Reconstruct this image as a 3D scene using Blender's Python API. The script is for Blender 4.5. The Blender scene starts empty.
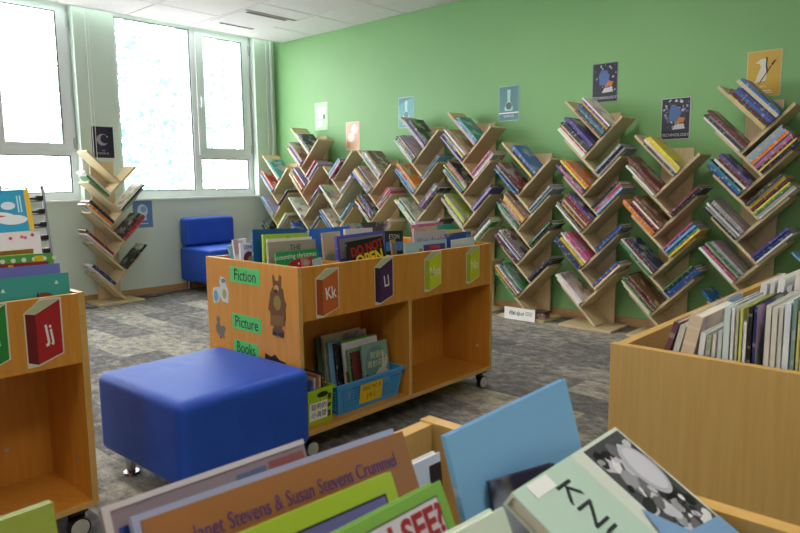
import bpy, bmesh, math, random
from mathutils import Matrix, Vector
random.seed(11)
S = bpy.context.scene
COL = S.collection

# ------------------------------------------------------------------ camera
F_PX, YAW, PITCH, ROLL = 662.73, math.radians(42.571), math.radians(7.328), math.radians(-0.567)
CAM = Vector((0, 0, 1.12))
fwd = Vector((-math.sin(YAW)*math.cos(PITCH), math.cos(YAW)*math.cos(PITCH), -math.sin(PITCH)))
rgt = Vector((math.cos(YAW), math.sin(YAW), 0)); upv = rgt.cross(fwd)
rgt, upv = math.cos(ROLL)*rgt + math.sin(ROLL)*upv, -math.sin(ROLL)*rgt + math.cos(ROLL)*upv
cam_data = bpy.data.cameras.new('camera'); cam = bpy.data.objects.new('camera', cam_data); COL.objects.link(cam)
cam.matrix_world = Matrix(((rgt.x, upv.x, -fwd.x, CAM.x), (rgt.y, upv.y, -fwd.y, CAM.y), (rgt.z, upv.z, -fwd.z, CAM.z), (0, 0, 0, 1)))
cam_data.sensor_width = 36; cam_data.lens = F_PX/800*36; cam_data.clip_start = .02; cam_data.clip_end = 200
cam_data.dof.use_dof = True; cam_data.dof.focus_distance = 3.4; cam_data.dof.aperture_fstop = 12
S.camera = cam

def px(x, y, ax, v):
    """pixel of the 800x533 photograph -> point on the plane ax = v"""
    d = fwd + rgt*((x-400)/F_PX) + upv*((266.5-y)/F_PX)
    i = 'xyz'.index(ax); return CAM + d*((v-CAM[i])/d[i])

# ------------------------------------------------------------------ world, lights, exposure
X0, Y0, HC = -6.43, 4.868, 2.696          # window wall, green wall, ceiling
XR, YF = 2.6, -3.4                         # far sides of the room, behind the camera
W = bpy.data.worlds.new('daylight'); S.world = W; W.use_nodes = True
wn = W.node_tree.nodes; wb = wn['Background']
wb.inputs['Color'].default_value = (.95, .98, 1.0, 1); wb.inputs['Strength'].default_value = 12.0
WIN_Y = [(2.995, 4.60), (1.015, 2.62), (-.965, .64), (-2.945, -1.34)]
def area(name, loc, rot, sx, sy, energy, color=(1, 1, 1), portal=False):
    l = bpy.data.lights.new(name, 'AREA'); l.shape = 'RECTANGLE'; l.size = sx; l.size_y = sy; l.energy = energy; l.color = color
    o = bpy.data.objects.new(name, l); COL.objects.link(o); o.location = loc; o.rotation_euler = rot
    if portal: l.cycles.is_portal = True
    return o
for a, b in WIN_Y:
    area('window_portal', (X0-.16, (a+b)/2, 1.88), (0, -math.pi/2, 0), 1.85, b-a, 1, portal=True)
LAMPS = [(-2.2, .75), (.2, .75), (-2.2, 3.1), (-1.0, -1.7)]
LAMP_W = 23.0
vs = S.view_settings
vs.view_transform = 'Standard'; vs.look = 'None'; vs.gamma = 1; vs.use_curve_mapping = False
vs.exposure = 0.0

# ------------------------------------------------------------------ material helpers
def lin(c):
    if isinstance(c, str):
        c = [int(c[i:i+2], 16)/255 for i in (1, 3, 5)]
    return tuple(((v/12.92) if v <= .04045 else ((v+.055)/1.055)**2.4) for v in c)
MATS = {}
def mat(name, col, rough=.6, col2=None, scale=(1, 1, 1), nscale=4.0, bump=0, metal=0, detail=3, spec=.5, bscale=None):
    if name in MATS: return MATS[name]
    m = bpy.data.materials.new(name); m.use_nodes = True; n = m.node_tree.nodes; l = m.node_tree.links
    b = n['Principled BSDF']; c = lin(col)
    b.inputs['Base Color'].default_value = (*c, 1); b.inputs['Roughness'].default_value = rough
    b.inputs['Metallic'].default_value = metal; b.inputs['Specular IOR Level'].default_value = spec
    if col2 or bump:
        tc = n.new('ShaderNodeTexCoord'); mp = n.new('ShaderNodeMapping'); mp.inputs['Scale'].default_value = scale
        nz = n.new('ShaderNodeTexNoise'); nz.inputs['Scale'].default_value = nscale; nz.inputs['Detail'].default_value = detail
        l.new(tc.outputs['Object'], mp.inputs['Vector']); l.new(mp.outputs['Vector'], nz.inputs['Vector'])
        if col2:
            r = n.new('ShaderNodeValToRGB'); r.color_ramp.elements[0].position = .32; r.color_ramp.elements[1].position = .68
            r.color_ramp.elements[0].color = (*c, 1); r.color_ramp.elements[1].color = (*lin(col2), 1)
            l.new(nz.outputs['Fac'], r.inputs['Fac']); l.new(r.outputs['Color'], b.inputs['Base Color'])
        if bump:
            src = nz
            if bscale:
                src = n.new('ShaderNodeTexNoise'); src.inputs['Scale'].default_value = bscale; src.inputs['Detail'].default_value = 2
                l.new(tc.outputs['Object'], src.inputs['Vector'])
            bp = n.new('ShaderNodeBump'); bp.inputs['Strength'].default_value = bump; bp.inputs['Distance'].default_value = .004
            l.new(src.outputs['Fac'], bp.inputs['Height']); l.new(bp.outputs['Normal'], b.inputs['Normal'])
    MATS[name] = m; return m

def cover_material(name, source, art):
    """book cover: colour from the object (or a colour attribute), a procedural picture on the two boards and lettering dashes on the spine"""
    m = bpy.data.materials.new(name); m.use_nodes = True; n = m.node_tree.nodes; l = m.node_tree.links
    b = n['Principled BSDF']; b.inputs['Roughness'].default_value = .38
    oi = n.new('ShaderNodeObjectInfo')
    if source == 'object': base = oi.outputs['Color']
    else:
        at = n.new('ShaderNodeAttribute'); at.attribute_name = 'book_colour'; base = at.outputs['Color']
    tc = n.new('ShaderNodeTexCoord')
    sx = n.new('ShaderNodeSeparateXYZ'); l.new(tc.outputs['Normal'], sx.inputs[0])
    off = n.new('ShaderNodeVectorMath'); off.operation = 'ADD'; mul = n.new('ShaderNodeMath'); mul.operation = 'MULTIPLY'; mul.inputs[1].default_value = 37
    l.new(oi.outputs['Random'], mul.inputs[0]); l.new(tc.outputs['Object'], off.inputs[0]); l.new(mul.outputs[0], off.inputs[1])
    # spine dashes
    mp = n.new('ShaderNodeMapping'); mp.inputs['Scale'].default_value = (0, 0, 38); l.new(off.outputs[0], mp.inputs['Vector'])
    nz = n.new('ShaderNodeTexNoise'); nz.inputs['Scale'].default_value = 1; nz.inputs['Detail'].default_value = 4; l.new(mp.outputs['Vector'], nz.inputs['Vector'])
    gt = n.new('ShaderNodeMath'); gt.operation = 'GREATER_THAN'; gt.inputs[1].default_value = .56; l.new(nz.outputs['Fac'], gt.inputs[0])
    sp = n.new('ShaderNodeMath'); sp.operation = 'LESS_THAN'; sp.inputs[1].default_value = -.5; l.new(sx.outputs['X'], sp.inputs[0])
    mm = n.new('ShaderNodeMath'); mm.operation = 'MULTIPLY'; l.new(gt.outputs[0], mm.inputs[0]); l.new(sp.outputs[0], mm.inputs[1])
    m6 = n.new('ShaderNodeMath'); m6.operation = 'MULTIPLY'; m6.inputs[1].default_value = .42; l.new(mm.outputs[0], m6.inputs[0])
    inv = n.new('ShaderNodeHueSaturation'); inv.inputs['Hue'].default_value = .62; inv.inputs['Saturation'].default_value = .5; inv.inputs['Value'].default_value = 1.0
    l.new(base, inv.inputs['Color'])
    light = n.new('ShaderNodeMix'); light.data_type = 'RGBA'; light.inputs[0].default_value = .6; light.inputs[7].default_value = (.8, .78, .72, 1); l.new(inv.outputs[0], light.inputs[6])
    mixs = n.new('ShaderNodeMix'); mixs.data_type = 'RGBA'; l.new(m6.outputs[0], mixs.inputs[0]); l.new(base, mixs.inputs[6]); l.new(light.outputs[2], mixs.inputs[7])
    out = mixs.outputs[2]
    if art:
        vo = n.new('ShaderNodeTexVoronoi'); vo.inputs['Scale'].default_value = 13; l.new(off.outputs[0], vo.inputs['Vector'])
        hs = n.new('ShaderNodeHueSaturation'); hs.inputs['Saturation'].default_value = .45; hs.inputs['Value'].default_value = .62; l.new(vo.outputs['Color'], hs.inputs['Color'])
        n2 = n.new('ShaderNodeTexNoise'); n2.inputs['Scale'].default_value = 11; n2.inputs['Detail'].default_value = 3; l.new(off.outputs[0], n2.inputs['Vector'])
        rp = n.new('ShaderNodeValToRGB'); rp.color_ramp.elements[0].position = .48; rp.color_ramp.elements[1].position = .56; l.new(n2.outputs['Fac'], rp.inputs['Fac'])
        ab = n.new('ShaderNodeMath'); ab.operation = 'ABSOLUTE'; l.new(sx.outputs['Y'], ab.inputs[0])
        g2 = n.new('ShaderNodeMath'); g2.operation = 'GREATER_THAN'; g2.inputs[1].default_value = .5; l.new(ab.outputs[0], g2.inputs[0])
        m2 = n.new('ShaderNodeMath'); m2.operation = 'MULTIPLY'; l.new(g2.outputs[0], m2.inputs[0]); l.new(rp.outputs['Color'], m2.inputs[1])
        m3 = n.new('ShaderNodeMath'); m3.operation = 'MULTIPLY'; m3.inputs[1].default_value = .85; l.new(m2.outputs[0], m3.inputs[0])
        mix2 = n.new('ShaderNodeMix'); mix2.data_type = 'RGBA'; l.new(m3.outputs[0], mix2.inputs[0]); l.new(out, mix2.inputs[6]); l.new(hs.outputs[0], mix2.inputs[7])
        out = mix2.outputs[2]
    l.new(out, b.inputs['Base Color'])
    return m
M_ART = cover_material('printed_cover', 'object', True)
M_PLAIN = cover_material('plain_cover', 'object', False)
M_MASS = cover_material('mass_cover', 'attribute', True)

M_GREEN = mat('green_paint', '#83b577', .55, '#7eb072', nscale=1.5, bump=.05, bscale=220)
M_MINT = mat('mint_paint', '#d6e4d9', .6, '#d2e0d5', nscale=1.5, bump=.05, bscale=220)
M_CREAM = mat('cream_paint', '#dcdfd2', .7)
M_CEIL = mat('ceiling_tile_white', '#efe9f0', .85, '#e8e2ea', nscale=60, detail=2)
M_GRID = mat('ceiling_grid', '#8f8f94', .6)
M_CART = mat('beech_laminate', '#d6943a', .38, '#cb8730', scale=(9, 9, .8), nscale=5, detail=4)
M_CART2 = mat('maple_laminate', '#c9a666', .4, '#bf9b5b', scale=(16, 16, .8), nscale=5, detail=4)  # yellower, less saturated laminate colour for two of the carts
M_EDGE = mat('beech_edge_band', '#d3a862', .45, '#caa05a', scale=(6, 6, 6), nscale=8)
M_TREE = mat('birch_board', '#d3bf9a', .5, '#c5b088', scale=(14, 14, 1.4), nscale=5, detail=4)
M_ARM = mat('birch_arm_board', '#d3bf9a', .5, '#c5b088', scale=(1.6, 14, 1.6), nscale=6, detail=4)
M_BASEB = mat('baseboard_wood', '#bd966a', .5, '#ad8558', scale=(2, 2, 20), nscale=4)
M_BLUE = mat('blue_upholstery', '#1a52c4', .5, '#154bba', nscale=9, bump=.12, bscale=500)
M_CHROME = mat('brushed_metal', '#b9b9b6', .25, metal=1)
M_PVC = mat('white_pvc', '#e4e8ea', .35)
M_GASKET = mat('grey_gasket', '#63666b', .6)
M_BLACK = mat('black_plastic', '#17171a', .45)
M_GREYP = mat('grey_plastic', '#b9b7b0', .45)
M_PAGE = mat('page_paper', '#e9e4d6', .8, '#dcd6c6', scale=(1, 160, 1), nscale=3)
M_WHITE = mat('white_paper', '#f2f2ee', .6)

def glass():
    m = bpy.data.materials.new('window_glass'); m.use_nodes = True; n = m.node_tree.nodes; l = m.node_tree.links
    n.remove(n['Principled BSDF']); t = n.new('ShaderNodeBsdfTransparent'); g = n.new('ShaderNodeBsdfGlossy'); g.inputs['Roughness'].default_value = .02
    x = n.new('ShaderNodeMixShader'); x.inputs[0].default_value = .05; l.new(t.outputs[0], x.inputs[1]); l.new(g.outputs[0], x.inputs[2])
    l.new(x.outputs[0], n['Material Output'].inputs['Surface']); return m
M_GLASS = glass()

def carpet():
    m = bpy.data.materials.new('carpet_plank'); m.use_nodes = True; n = m.node_tree.nodes; l = m.node_tree.links
    b = n['Principled BSDF']; b.inputs['Roughness'].default_value = .95; b.inputs['Specular IOR Level'].default_value = .15
    oi = n.new('ShaderNodeObjectInfo'); tc = n.new('ShaderNodeTexCoord')
    mul = n.new('ShaderNodeMath'); mul.operation = 'MULTIPLY'; mul.inputs[1].default_value = 53; l.new(oi.outputs['Random'], mul.inputs[0])
    ad = n.new('ShaderNodeVectorMath'); ad.operation = 'ADD'; l.new(tc.outputs['Object'], ad.inputs[0]); l.new(mul.outputs[0], ad.inputs[1])
    def noise(scale, ns, det):
        mp = n.new('ShaderNodeMapping'); mp.inputs['Scale'].default_value = scale; l.new(ad.outputs[0], mp.inputs['Vector'])
        z = n.new('ShaderNodeTexNoise'); z.inputs['Scale'].default_value = ns; z.inputs['Detail'].default_value = det; l.new(mp.outputs['Vector'], z.inputs['Vector']); return z
    st = noise((6.0, 8.5, 1), 2.4, 8); fi = noise((.6, 1.3, 1), 85, 3)
    s1 = n.new('ShaderNodeMath'); s1.operation = 'MULTIPLY_ADD'; s1.inputs[1].default_value = 1.5; s1.inputs[2].default_value = -.72; l.new(st.outputs['Fac'], s1.inputs[0])
    s2 = n.new('ShaderNodeMath'); s2.operation = 'MULTIPLY_ADD'; s2.inputs[1].default_value = .62; l.new(oi.outputs['Random'], s2.inputs[0]); l.new(s1.outputs[0], s2.inputs[2])
    f1 = n.new('ShaderNodeMath'); f1.operation = 'MULTIPLY_ADD'; f1.inputs[1].default_value = .9; f1.inputs[2].default_value = -.35; l.new(fi.outputs['Fac'], f1.inputs[0])
    s3 = n.new('ShaderNodeMath'); s3.operation = 'ADD'; l.new(s2.outputs[0], s3.inputs[0]); l.new(f1.outputs[0], s3.inputs[1])
    r = n.new('ShaderNodeValToRGB'); e = r.color_ramp.elements
    e[0].position = .10; e[0].color = (*lin('#5f5d5c'), 1); e[1].position = .92; e[1].color = (*lin('#aeaaa3'), 1)
    k = e.new(.42); k.color = (*lin('#7a7774'), 1); k = e.new(.62); k.color = (*lin('#928e88'), 1); k = e.new(.78); k.color = (*lin('#a39c86'), 1)
    l.new(s3.outputs[0], r.inputs['Fac']); l.new(r.outputs['Color'], b.inputs['Base Color'])
    bp = n.new('ShaderNodeBump'); bp.inputs['Strength'].default_value = .35; bp.inputs['Distance'].default_value = .003
    l.new(fi.outputs['Fac'], bp.inputs['Height']); l.new(bp.outputs['Normal'], b.inputs['Normal'])
    return m
M_CARPET = carpet()

# ------------------------------------------------------------------ mesh helpers
class MB:
    def __init__(s): s.v = []; s.f = []
    def box(s, x0, x1, y0, y1, z0, z1, m=None):
        k = len(s.v); p = [Vector(q) for q in ((x0,y0,z0),(x1,y0,z0),(x1,y1,z0),(x0,y1,z0),(x0,y0,z1),(x1,y0,z1),(x1,y1,z1),(x0,y1,z1))]
        if m: p = [m @ q for q in p]
        s.v += p; s.f += [tuple(k+i for i in f) for f in ((0,3,2,1),(4,5,6,7),(0,1,5,4),(1,2,6,5),(2,3,7,6),(3,0,4,7))]; return s
    def prism(s, poly, m, t):
        """2D polygon (counter-clockwise) in the frame m (columns right, up, normal), thickness t along the normal"""
        k = len(s.v); n = len(poly)
        s.v += [m @ Vector((a, b, 0)) for a, b in poly] + [m @ Vector((a, b, t)) for a, b in poly]
        s.f += [tuple(k+i for i in range(n-1, -1, -1)), tuple(k+n+i for i in range(n))]
        s.f += [(k+i, k+(i+1) % n, k+n+(i+1) % n, k+n+i) for i in range(n)]; return s
    def tube(s, p0, p1, r0, r1=None, n=12):
        p0, p1 = Vector(p0), Vector(p1); r1 = r0 if r1 is None else r1; d = (p1-p0).normalized()
        a = d.orthogonal().normalized(); b = d.cross(a); k = len(s.v)
        for p, r in ((p0, r0), (p1, r1)): s.v += [p + r*(math.cos(2*math.pi*i/n)*a + math.sin(2*math.pi*i/n)*b) for i in range(n)]
        s.f += [(k+i, k+(i+1) % n, k+n+(i+1) % n, k+n+i) for i in range(n)] + [tuple(k+i for i in range(n-1, -1, -1)), tuple(k+n+i for i in range(n))]; return s
    def mesh(s, name, bevel=0, seg=2, smooth=False):
        me = bpy.data.meshes.new(name); me.from_pydata([tuple(p) for p in s.v], [], s.f); me.update()
        if bevel:
            bm = bmesh.new(); bm.from_mesh(me)
            bmesh.ops.bevel(bm, geom=bm.edges[:], offset=bevel, segments=seg, profile=.5, affect='EDGES', clamp_overlap=True)
            bm.to_mesh(me); bm.free()
        if smooth:
            for p in me.polygons: p.use_smooth = True
        return me
    def build(s, name, m, parent=None, bevel=0, seg=2, smooth=False, **k):
        return link(name, s.mesh(name, bevel, seg, smooth), m, parent, **k)
def link(name, me, m, parent=None, label=None, category=None, group=None, kind=None, mw=None):
    o = bpy.data.objects.new(name, me); COL.objects.link(o)
    if m and me is not None and not me.materials: me.materials.append(m)
    if parent: o.parent = parent
    if mw is not None:
        if parent: o.matrix_local = mw
        else: o.matrix_world = mw
    return tag(o, label, category, group, kind)
def tag(o, label=None, category=None, group=None, kind=None):
    for k, v in (('label', label), ('category', category), ('group', group), ('kind', kind)):
        if v: o[k] = v
    return o
def thing(name, label=None, category=None, loc=(0, 0, 0), rotz=0, group=None, kind=None):
    o = bpy.data.objects.new(name, None); COL.objects.link(o); o.empty_display_size = .05
    o.matrix_world = Matrix.Translation(Vector(loc)) @ Matrix.Rotation(rotz, 4, 'Z')
    return tag(o, label, category, group, kind)
def frame(o, right, up):
    r, u = Vector(right).normalized(), Vector(up); u = (u - r*u.dot(r)).normalized(); n = r.cross(u); o = Vector(o)
    return Matrix(((r.x, u.x, n.x, o.x), (r.y, u.y, n.y, o.y), (r.z, u.z, n.z, o.z), (0, 0, 0, 1)))
def rect(x0, x1, y0, y1): return [(x0, y0), (x1, y0), (x1, y1), (x0, y1)]
def disc(cx, cy, rx, ry=None, n=20, rot=0):
    ry = ry or rx; c, s = math.cos(rot), math.sin(rot)
    return [(cx + rx*math.cos(a)*c - ry*math.sin(a)*s, cy + rx*math.cos(a)*s + ry*math.sin(a)*c) for a in (2*math.pi*i/n for i in range(n))]
def flat(name, poly, m, fr, parent, z=0, t=.0006, **k):
    """a flat printed or cut-out piece lying z above the frame's plane"""
    return MB().prism(poly, fr @ Matrix.Translation((0, 0, z)), t).build(name, m, parent, **k)
def lettering(name, body, size, m, fr, parent, at=(0, 0), z=.0008, bold=0, sx=1, shear=0, rot=0, align='CENTER'):
    cu = bpy.data.curves.new('lettering', 'FONT'); cu.body = body; cu.size = size; cu.align_x = align; cu.align_y = 'CENTER'
    cu.extrude = .0002; cu.offset = bold; cu.shear = shear; cu.resolution_u = 3
    o = bpy.data.objects.new('lettering', cu); COL.objects.link(o)
    me = bpy.data.meshes.new_from_object(o.evaluated_get(bpy.context.evaluated_depsgraph_get()))
    bpy.data.objects.remove(o); bpy.data.curves.remove(cu)
    me.transform(fr @ Matrix.Translation((at[0], at[1], z)) @ Matrix.Rotation(rot, 4, 'Z') @ Matrix.Diagonal((sx, 1, 1, 1)))
    me.materials.clear()
    return link(name, me, m, parent)

# ------------------------------------------------------------------ the room
GAP = .172
b = MB(); yy = YF
for a, c in sorted(WIN_Y):
    b.box(X0-.25, X0, yy, a, 0, 3.0); b.box(X0-.25, X0, a, c, 0, .975); b.box(X0-.25, X0, a, c, 2.78, 3.0); yy = c
b.box(X0-.25, X0, yy, Y0, 0, 3.0)
b.build('wall_left', M_MINT, kind='structure')
MB().box(X0-.25, XR+.2, Y0, Y0+.2, 0, 3.0).build('wall_back', M_GREEN, kind='structure')
MB().box(XR, XR+.2, YF, Y0, 0, 3.0).build('wall_right', M_CREAM, kind='structure')
MB().box(X0-.25, XR+.2, YF-.2, YF, 0, 3.0).build('wall_front', M_CREAM, kind='structure')
MB().box(X0, X0+.012, YF, Y0, 0, .068).build('baseboard_left', M_BASEB, kind='structure')
MB().box(X0+.012, XR, Y0-.012, Y0, 0, .068).build('baseboard_back', M_BASEB, kind='structure')
# window sills
for i, (a, c) in enumerate(WIN_Y):
    pass
# floor of carpet planks
floor = MB().box(X0-.25, XR+.2, YF-.2, Y0+.2, -.1, -.006).build('floor', mat('carpet_backing', '#6f6e70', .95, '#8a8885', scale=(2, 14, 1), nscale=3), kind='structure')
plank = MB().box(-.499, .499, -.1245, .1245, -.006, 0).mesh('carpet_plank'); plank.materials.append(M_CARPET)
y = Y0-.125; row = 0
while y > -.6:
    x = X0 + [.5, 0, .25, -.25][row % 4]
    while x < .9:
        if x > X0-.4:
            link('carpet_plank', plank, None, floor, mw=Matrix.Translation((x, y, 0)))
        x += 1.0
    y -= .25; row += 1
# ceiling of mineral tiles
xe = X0+GAP
ceiling = MB().box(xe, XR, YF, Y0, HC+.016, HC+.2).build('ceiling', M_GRID, kind='structure')
MB().box(xe-.012, xe, YF, Y0, HC-.004, HC+.2).build('ceiling_edge_trim', M_MINT, ceiling)
MB().box(X0-.25, xe, YF, Y0, 3.0, 3.1).build('recess_cover', M_MINT, ceiling)
gx = [xe] + [-5.69+.665*i for i in range(13)]; gy = [Y0] + [4.31-.63*i for i in range(13)]
for i in range(len(gx)-1):
    for j in range(len(gy)-1):
        x0, x1, y1, y0 = gx[i]+.006, min(gx[i+1], XR)-.006, gy[j]-.006, max(gy[j+1], YF)+.006
        if x1-x0 < .05 or y1-y0 < .05: continue
        if any(x0 < lx < x1 and y0 < ly < y1 for lx, ly in LAMPS): pass
        MB().box(x0, x1, y0, y1, HC, HC+.018).build('ceiling_tile', M_CEIL, ceiling)
# air vent in the ceiling
vent = thing('ceiling_vent', 'white square air vent with dark slots set in the tiled ceiling', 'vent', (-5.6, 4.0, HC))
MB().box(-.3, .3, -.29, .29, -.012, -.001).build('face_plate', M_CEIL, vent, bevel=.003)
MB().box(.25, .285, -.25, .2, -.016, -.012).build('slot', mat('vent_dark', '#5e5e62', .7), vent)
MB().box(-.285, -.25, -.2, .2, -.015, -.012).build('slot', mat('vent_grey', '#a4a4a8', .7), vent)
for k in range(6): MB().box(-.282, -.253, -.19+k*.065, -.15+k*.065, -.017, -.015).build('louvre', MATS['vent_dark'], vent)
# ceiling lamps
ML = bpy.data.materials.new('lamp_diffuser'); ML.use_nodes = True
be = ML.node_tree.nodes['Principled BSDF']; be.inputs['Emission Color'].default_value = (1, .95, .86, 1); be.inputs['Emission Strength'].default_value = LAMP_W
for k, (lx, ly) in enumerate(LAMPS):
    t = thing('ceiling_lamp', 'square white panel lamp on the tiled ceiling', 'lamp', (lx, ly, HC), group='panel lamps on the ceiling')
    MB().box(-.3, .3, -.3, .3, -.02, -.001).build('housing', M_PVC, t); MB().box(-.27, .27, -.27, .27, -.023, -.0202).build('diffuser', ML, t)
# windows
def window(idx, y0, y1):
    t = thing('window_%d' % idx, kind='structure', loc=(X0-.13, y0, 0)); Wd = y1-y0; zb, zt = .975, 2.78
    d0, d1 = -.03, .03
    b = MB()
    b.box(d0, d1, 0, .055, zb, zt).box(d0, d1, Wd-.055, Wd, zb, zt).box(d0, d1, .055, Wd-.055, zb, zb+.07).box(d0, d1, .055, Wd-.055, zt-.05, zt)
    m0 = Wd*.535; m1 = m0+.07
    b.box(d0, d1, m0, m1, zb+.07, zt-.05).box(d0, d1, m1, Wd-.055, 1.39, 1.45)
    b.build('window_frame', M_PVC, t)
    for a, c, e, f in ((.055, m0, zb+.07, zt-.05), (m1, Wd-.055, zb+.07, 1.39)):
        MB().box(-.008, .008, a, c, e, f).build('pane', M_GLASS, t)
        MB().box(.009, .02, a, a+.012, e, f).box(.009, .02, c-.012, c, e, f).box(.009, .02, a+.012, c-.012, e, e+.01).box(.009, .02, a+.012, c-.012, f-.01, f).build('gasket', M_GASKET, t)
    s = MB(); a, c, e, f = m1-.02, Wd-.035, 1.43, zt-.03
    s.box(.03, .055, a, a+.085, e, f).box(.03, .055, c-.085, c, e, f).box(.03, .055, a+.085, c-.085, e, e+.07).box(.03, .055, a+.085, c-.085, f-.07, f)
    so = s.build('sash', M_PVC, t)
    MB().box(.036, .046, a+.085, c-.085, e+.07, f-.07).build('pane', M_GLASS, so)
    MB().box(.047, .053, c-.097, c-.085, e+.07, f-.07).box(.047, .053, a+.085, c-.097, f-.08, f-.07).build('gasket', M_GASKET, so)
    MB().box(.055, .066, a+.028, a+.052, 1.98, 2.06).box(.066, .082, a+.03, a+.05, 2.0, 2.04).box(.07, .084, a+.031, a+.049, 1.92, 2.02).build('handle', M_PVC, so, bevel=.003)
    for zz in (1.5, 2.6): MB().tube((.058, c+.006, zz-.05), (.058, c+.006, zz+.05), .008).build('hinge', M_GREYP, so)
    MB().box(-.02, .145, -.0, Wd, zb-.022, zb-.002).build('window_sill', M_PVC, t)
    return t
for i, (a, c) in enumerate(WIN_Y): window(i+1, a, c)

# outside the window: ground, a low pale house and leafy trees
M_LEAF = mat('leaf_green', '#7ea39e', .8, '#9abcb7', nscale=3)
M_BARK = mat('bark', '#8f8a80', .9)
MB().box(-60, X0-.3, -40, 60, -3.6, -3.5).build('ground_outside', mat('pale_yard', '#b9b9b0', .95), kind='structure')
def garden_tree(x, y, h, r, label):
    t = thing('garden_tree', label, 'tree', (x, y, -3.5), group='trees outside the windows')
    MB().tube((0, 0, 0), (0, 0, h*.7), .16, .07).build('trunk', M_BARK, t)
    bm = bmesh.new()
    rnd = random.Random(int(x*10))
    vs_, fs_ = [], []
    for k in range(2600):
        d = Vector((rnd.gauss(0, 1), rnd.gauss(0, 1), rnd.gauss(0, 1))).normalized()*rnd.uniform(.55, 1.0)
        lump = 1+.22*math.sin(d.x*5+x)*math.sin(d.y*6)*math.sin(d.z*5+1)
        c = Vector((d.x*r*lump, d.y*r*lump, h*.72+d.z*h*.34*lump)); e1 = Vector((rnd.gauss(0, 1), rnd.gauss(0, 1), rnd.gauss(0, 1))).normalized(); e2 = e1.orthogonal().normalized(); q = rnd.uniform(.10, .24)
        i = len(vs_); vs_ += [c-e1*q, c-e2*q*.5, c+e1*q, c+e2*q*.5]; fs_.append((i, i+1, i+2, i+3))
    bm.free()
    me = bpy.data.meshes.new('crown'); me.from_pydata([tuple(q) for q in vs_], [], fs_); link('crown', me, M_LEAF, t)
garden_tree(-18, 9.5, 9.0, 3.0, 'pale leafy tree seen through the window beside the blue chair')
garden_tree(-21, 2.0, 9.4, 3.2, 'pale leafy tree seen through the window beside the magazine rack')
garden_tree(-22, 14.5, 9.4, 3.2, 'pale leafy tree seen through the narrow opening sash')

# blind cords by the piers
for yy, zt, lab in ((2.72, 2.86, 'thin white blind cord hanging on the pier between the windows'), (4.735, 2.86, 'thin white blind cord hanging by the green corner')):
    o = MB().tube((X0+.03, yy, 1.30), (X0+.03, yy, zt), .004, n=8).tube((X0+.03, yy+.028, 1.30), (X0+.03, yy+.028, zt), .003, n=8)
    c = o.build('blind_cord', M_WHITE, label=lab, category='cord')
    MB().tube((X0+.03, yy, 1.27), (X0+.03, yy+.0, 1.31), .008, n=8).build('pull', M_WHITE, c)
MB().tube((X0+.03, 4.80, .068), (X0+.03, 4.80, 2.98), .02).build('wall_pipe', M_MINT, label='thin painted pipe running up the wall at the green corner', category='pipe')

# ------------------------------------------------------------------ books
PAL = {'w': ('white', '#e6e4de'), 'c': ('cream', '#dccfa9'), 'k': ('black', '#1b1b20'), 'n': ('navy', '#23305e'), 'b': ('blue', '#2f5fae'),
       's': ('sky-blue', '#6fb0d6'), 't': ('teal', '#2f8f8b'), 'g': ('green', '#3d8a4a'), 'l': ('lime', '#a4c83e'), 'y': ('yellow', '#e3c52f'),
       'o': ('orange', '#d9792c'), 'r': ('red', '#b8302f'), 'm': ('maroon', '#712d3a'), 'p': ('purple', '#564a9c'), 'v': ('lavender', '#9c94cc'),
       'i': ('pink', '#c75a8c'), 'a': ('grey', '#9a9aa0'), 'd': ('charcoal', '#4a4a50'), 'e': ('brown', '#7d5a40'), 'f': ('tan', '#b59a72')}
BMESH = {}
def book_mesh(w, h, t):
    w, h, t = math.floor(w*200+.01)/200, math.floor(h*200+.01)/200, max(4, math.floor(t*1000+.01))/1000
    if (w, h, t) not in BMESH:
        q = min(.0024, t*.22); s = min(.003, t*.3)
        poly = [(0, 0), (w, 0), (w, q), (s, q), (s, t-q), (w, t-q), (w, t), (0, t)]
        cm = MB(); n = 8
        cm.v = [Vector((a, c, 0)) for a, c in poly] + [Vector((a, c, h)) for a, c in poly]
        cm.f = [(i, (i+1) % n, n+(i+1) % n, n+i) for i in range(n)] + [(7, 6, 5, 4), (3, 2, 1, 0), (0, 7, 4, 3), (12, 13, 14, 15), (8, 9, 10, 11), (11, 12, 15, 8)]
        e = min(.004, w*.03)
        BMESH[(w, h, t)] = (cm.mesh('cover_shell'), MB().box(s, w-e, q, t-q, e, h-e).mesh('page_block'), (w, h, t))
    return BMESH[(w, h, t)]
BOOKS = []
def jitter(c, a=.05):
    return tuple(max(0, min(1, v*(1+random.uniform(-a*2, a*2)) + random.uniform(-a, a)*.15)) for v in c)
def queue_book(name, mw, w, h, t, code, label, group, plain=False, prio=0, color=None, cat='book'):
    col = lin(color) if color else jitter(lin(PAL[code][1]))
    BOOKS.append(dict(name=name, mw=mw, w=w, h=h, t=t, col=col, label=label, group=group, plain=plain, prio=prio, cat=cat))
def make_book(d):
    cm, pm, dim = book_mesh(d['w'], d['h'], d['t'])
    cm = cm.copy() if d['plain'] else cm
    if d['plain']: cm.materials.clear()
    o = link(d['name'], cm, M_PLAIN if d['plain'] else M_ART, label=d['label'], category=d['cat'], group=d['group'], mw=d['mw'])
    o.color = (*d['col'], 1)
    link('page_block', pm, M_PAGE, o)
    o['dims'] = dim
    return o
def frame_book(o, xdir, zdir):
    x = Vector(xdir).normalized(); z = Vector(zdir); z = (z - x*z.dot(x)).normalized(); y = z.cross(x); o = Vector(o)
    return Matrix(((x.x, y.x, z.x, o.x), (x.y, y.y, z.y, o.y), (x.z, y.z, z.z, o.z), (0, 0, 0, 1)))
COVER = frame((0, 0, 0), (1, 0, 0), (0, 0, 1))        # front cover of a book: right, up, normal (-y)

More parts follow.
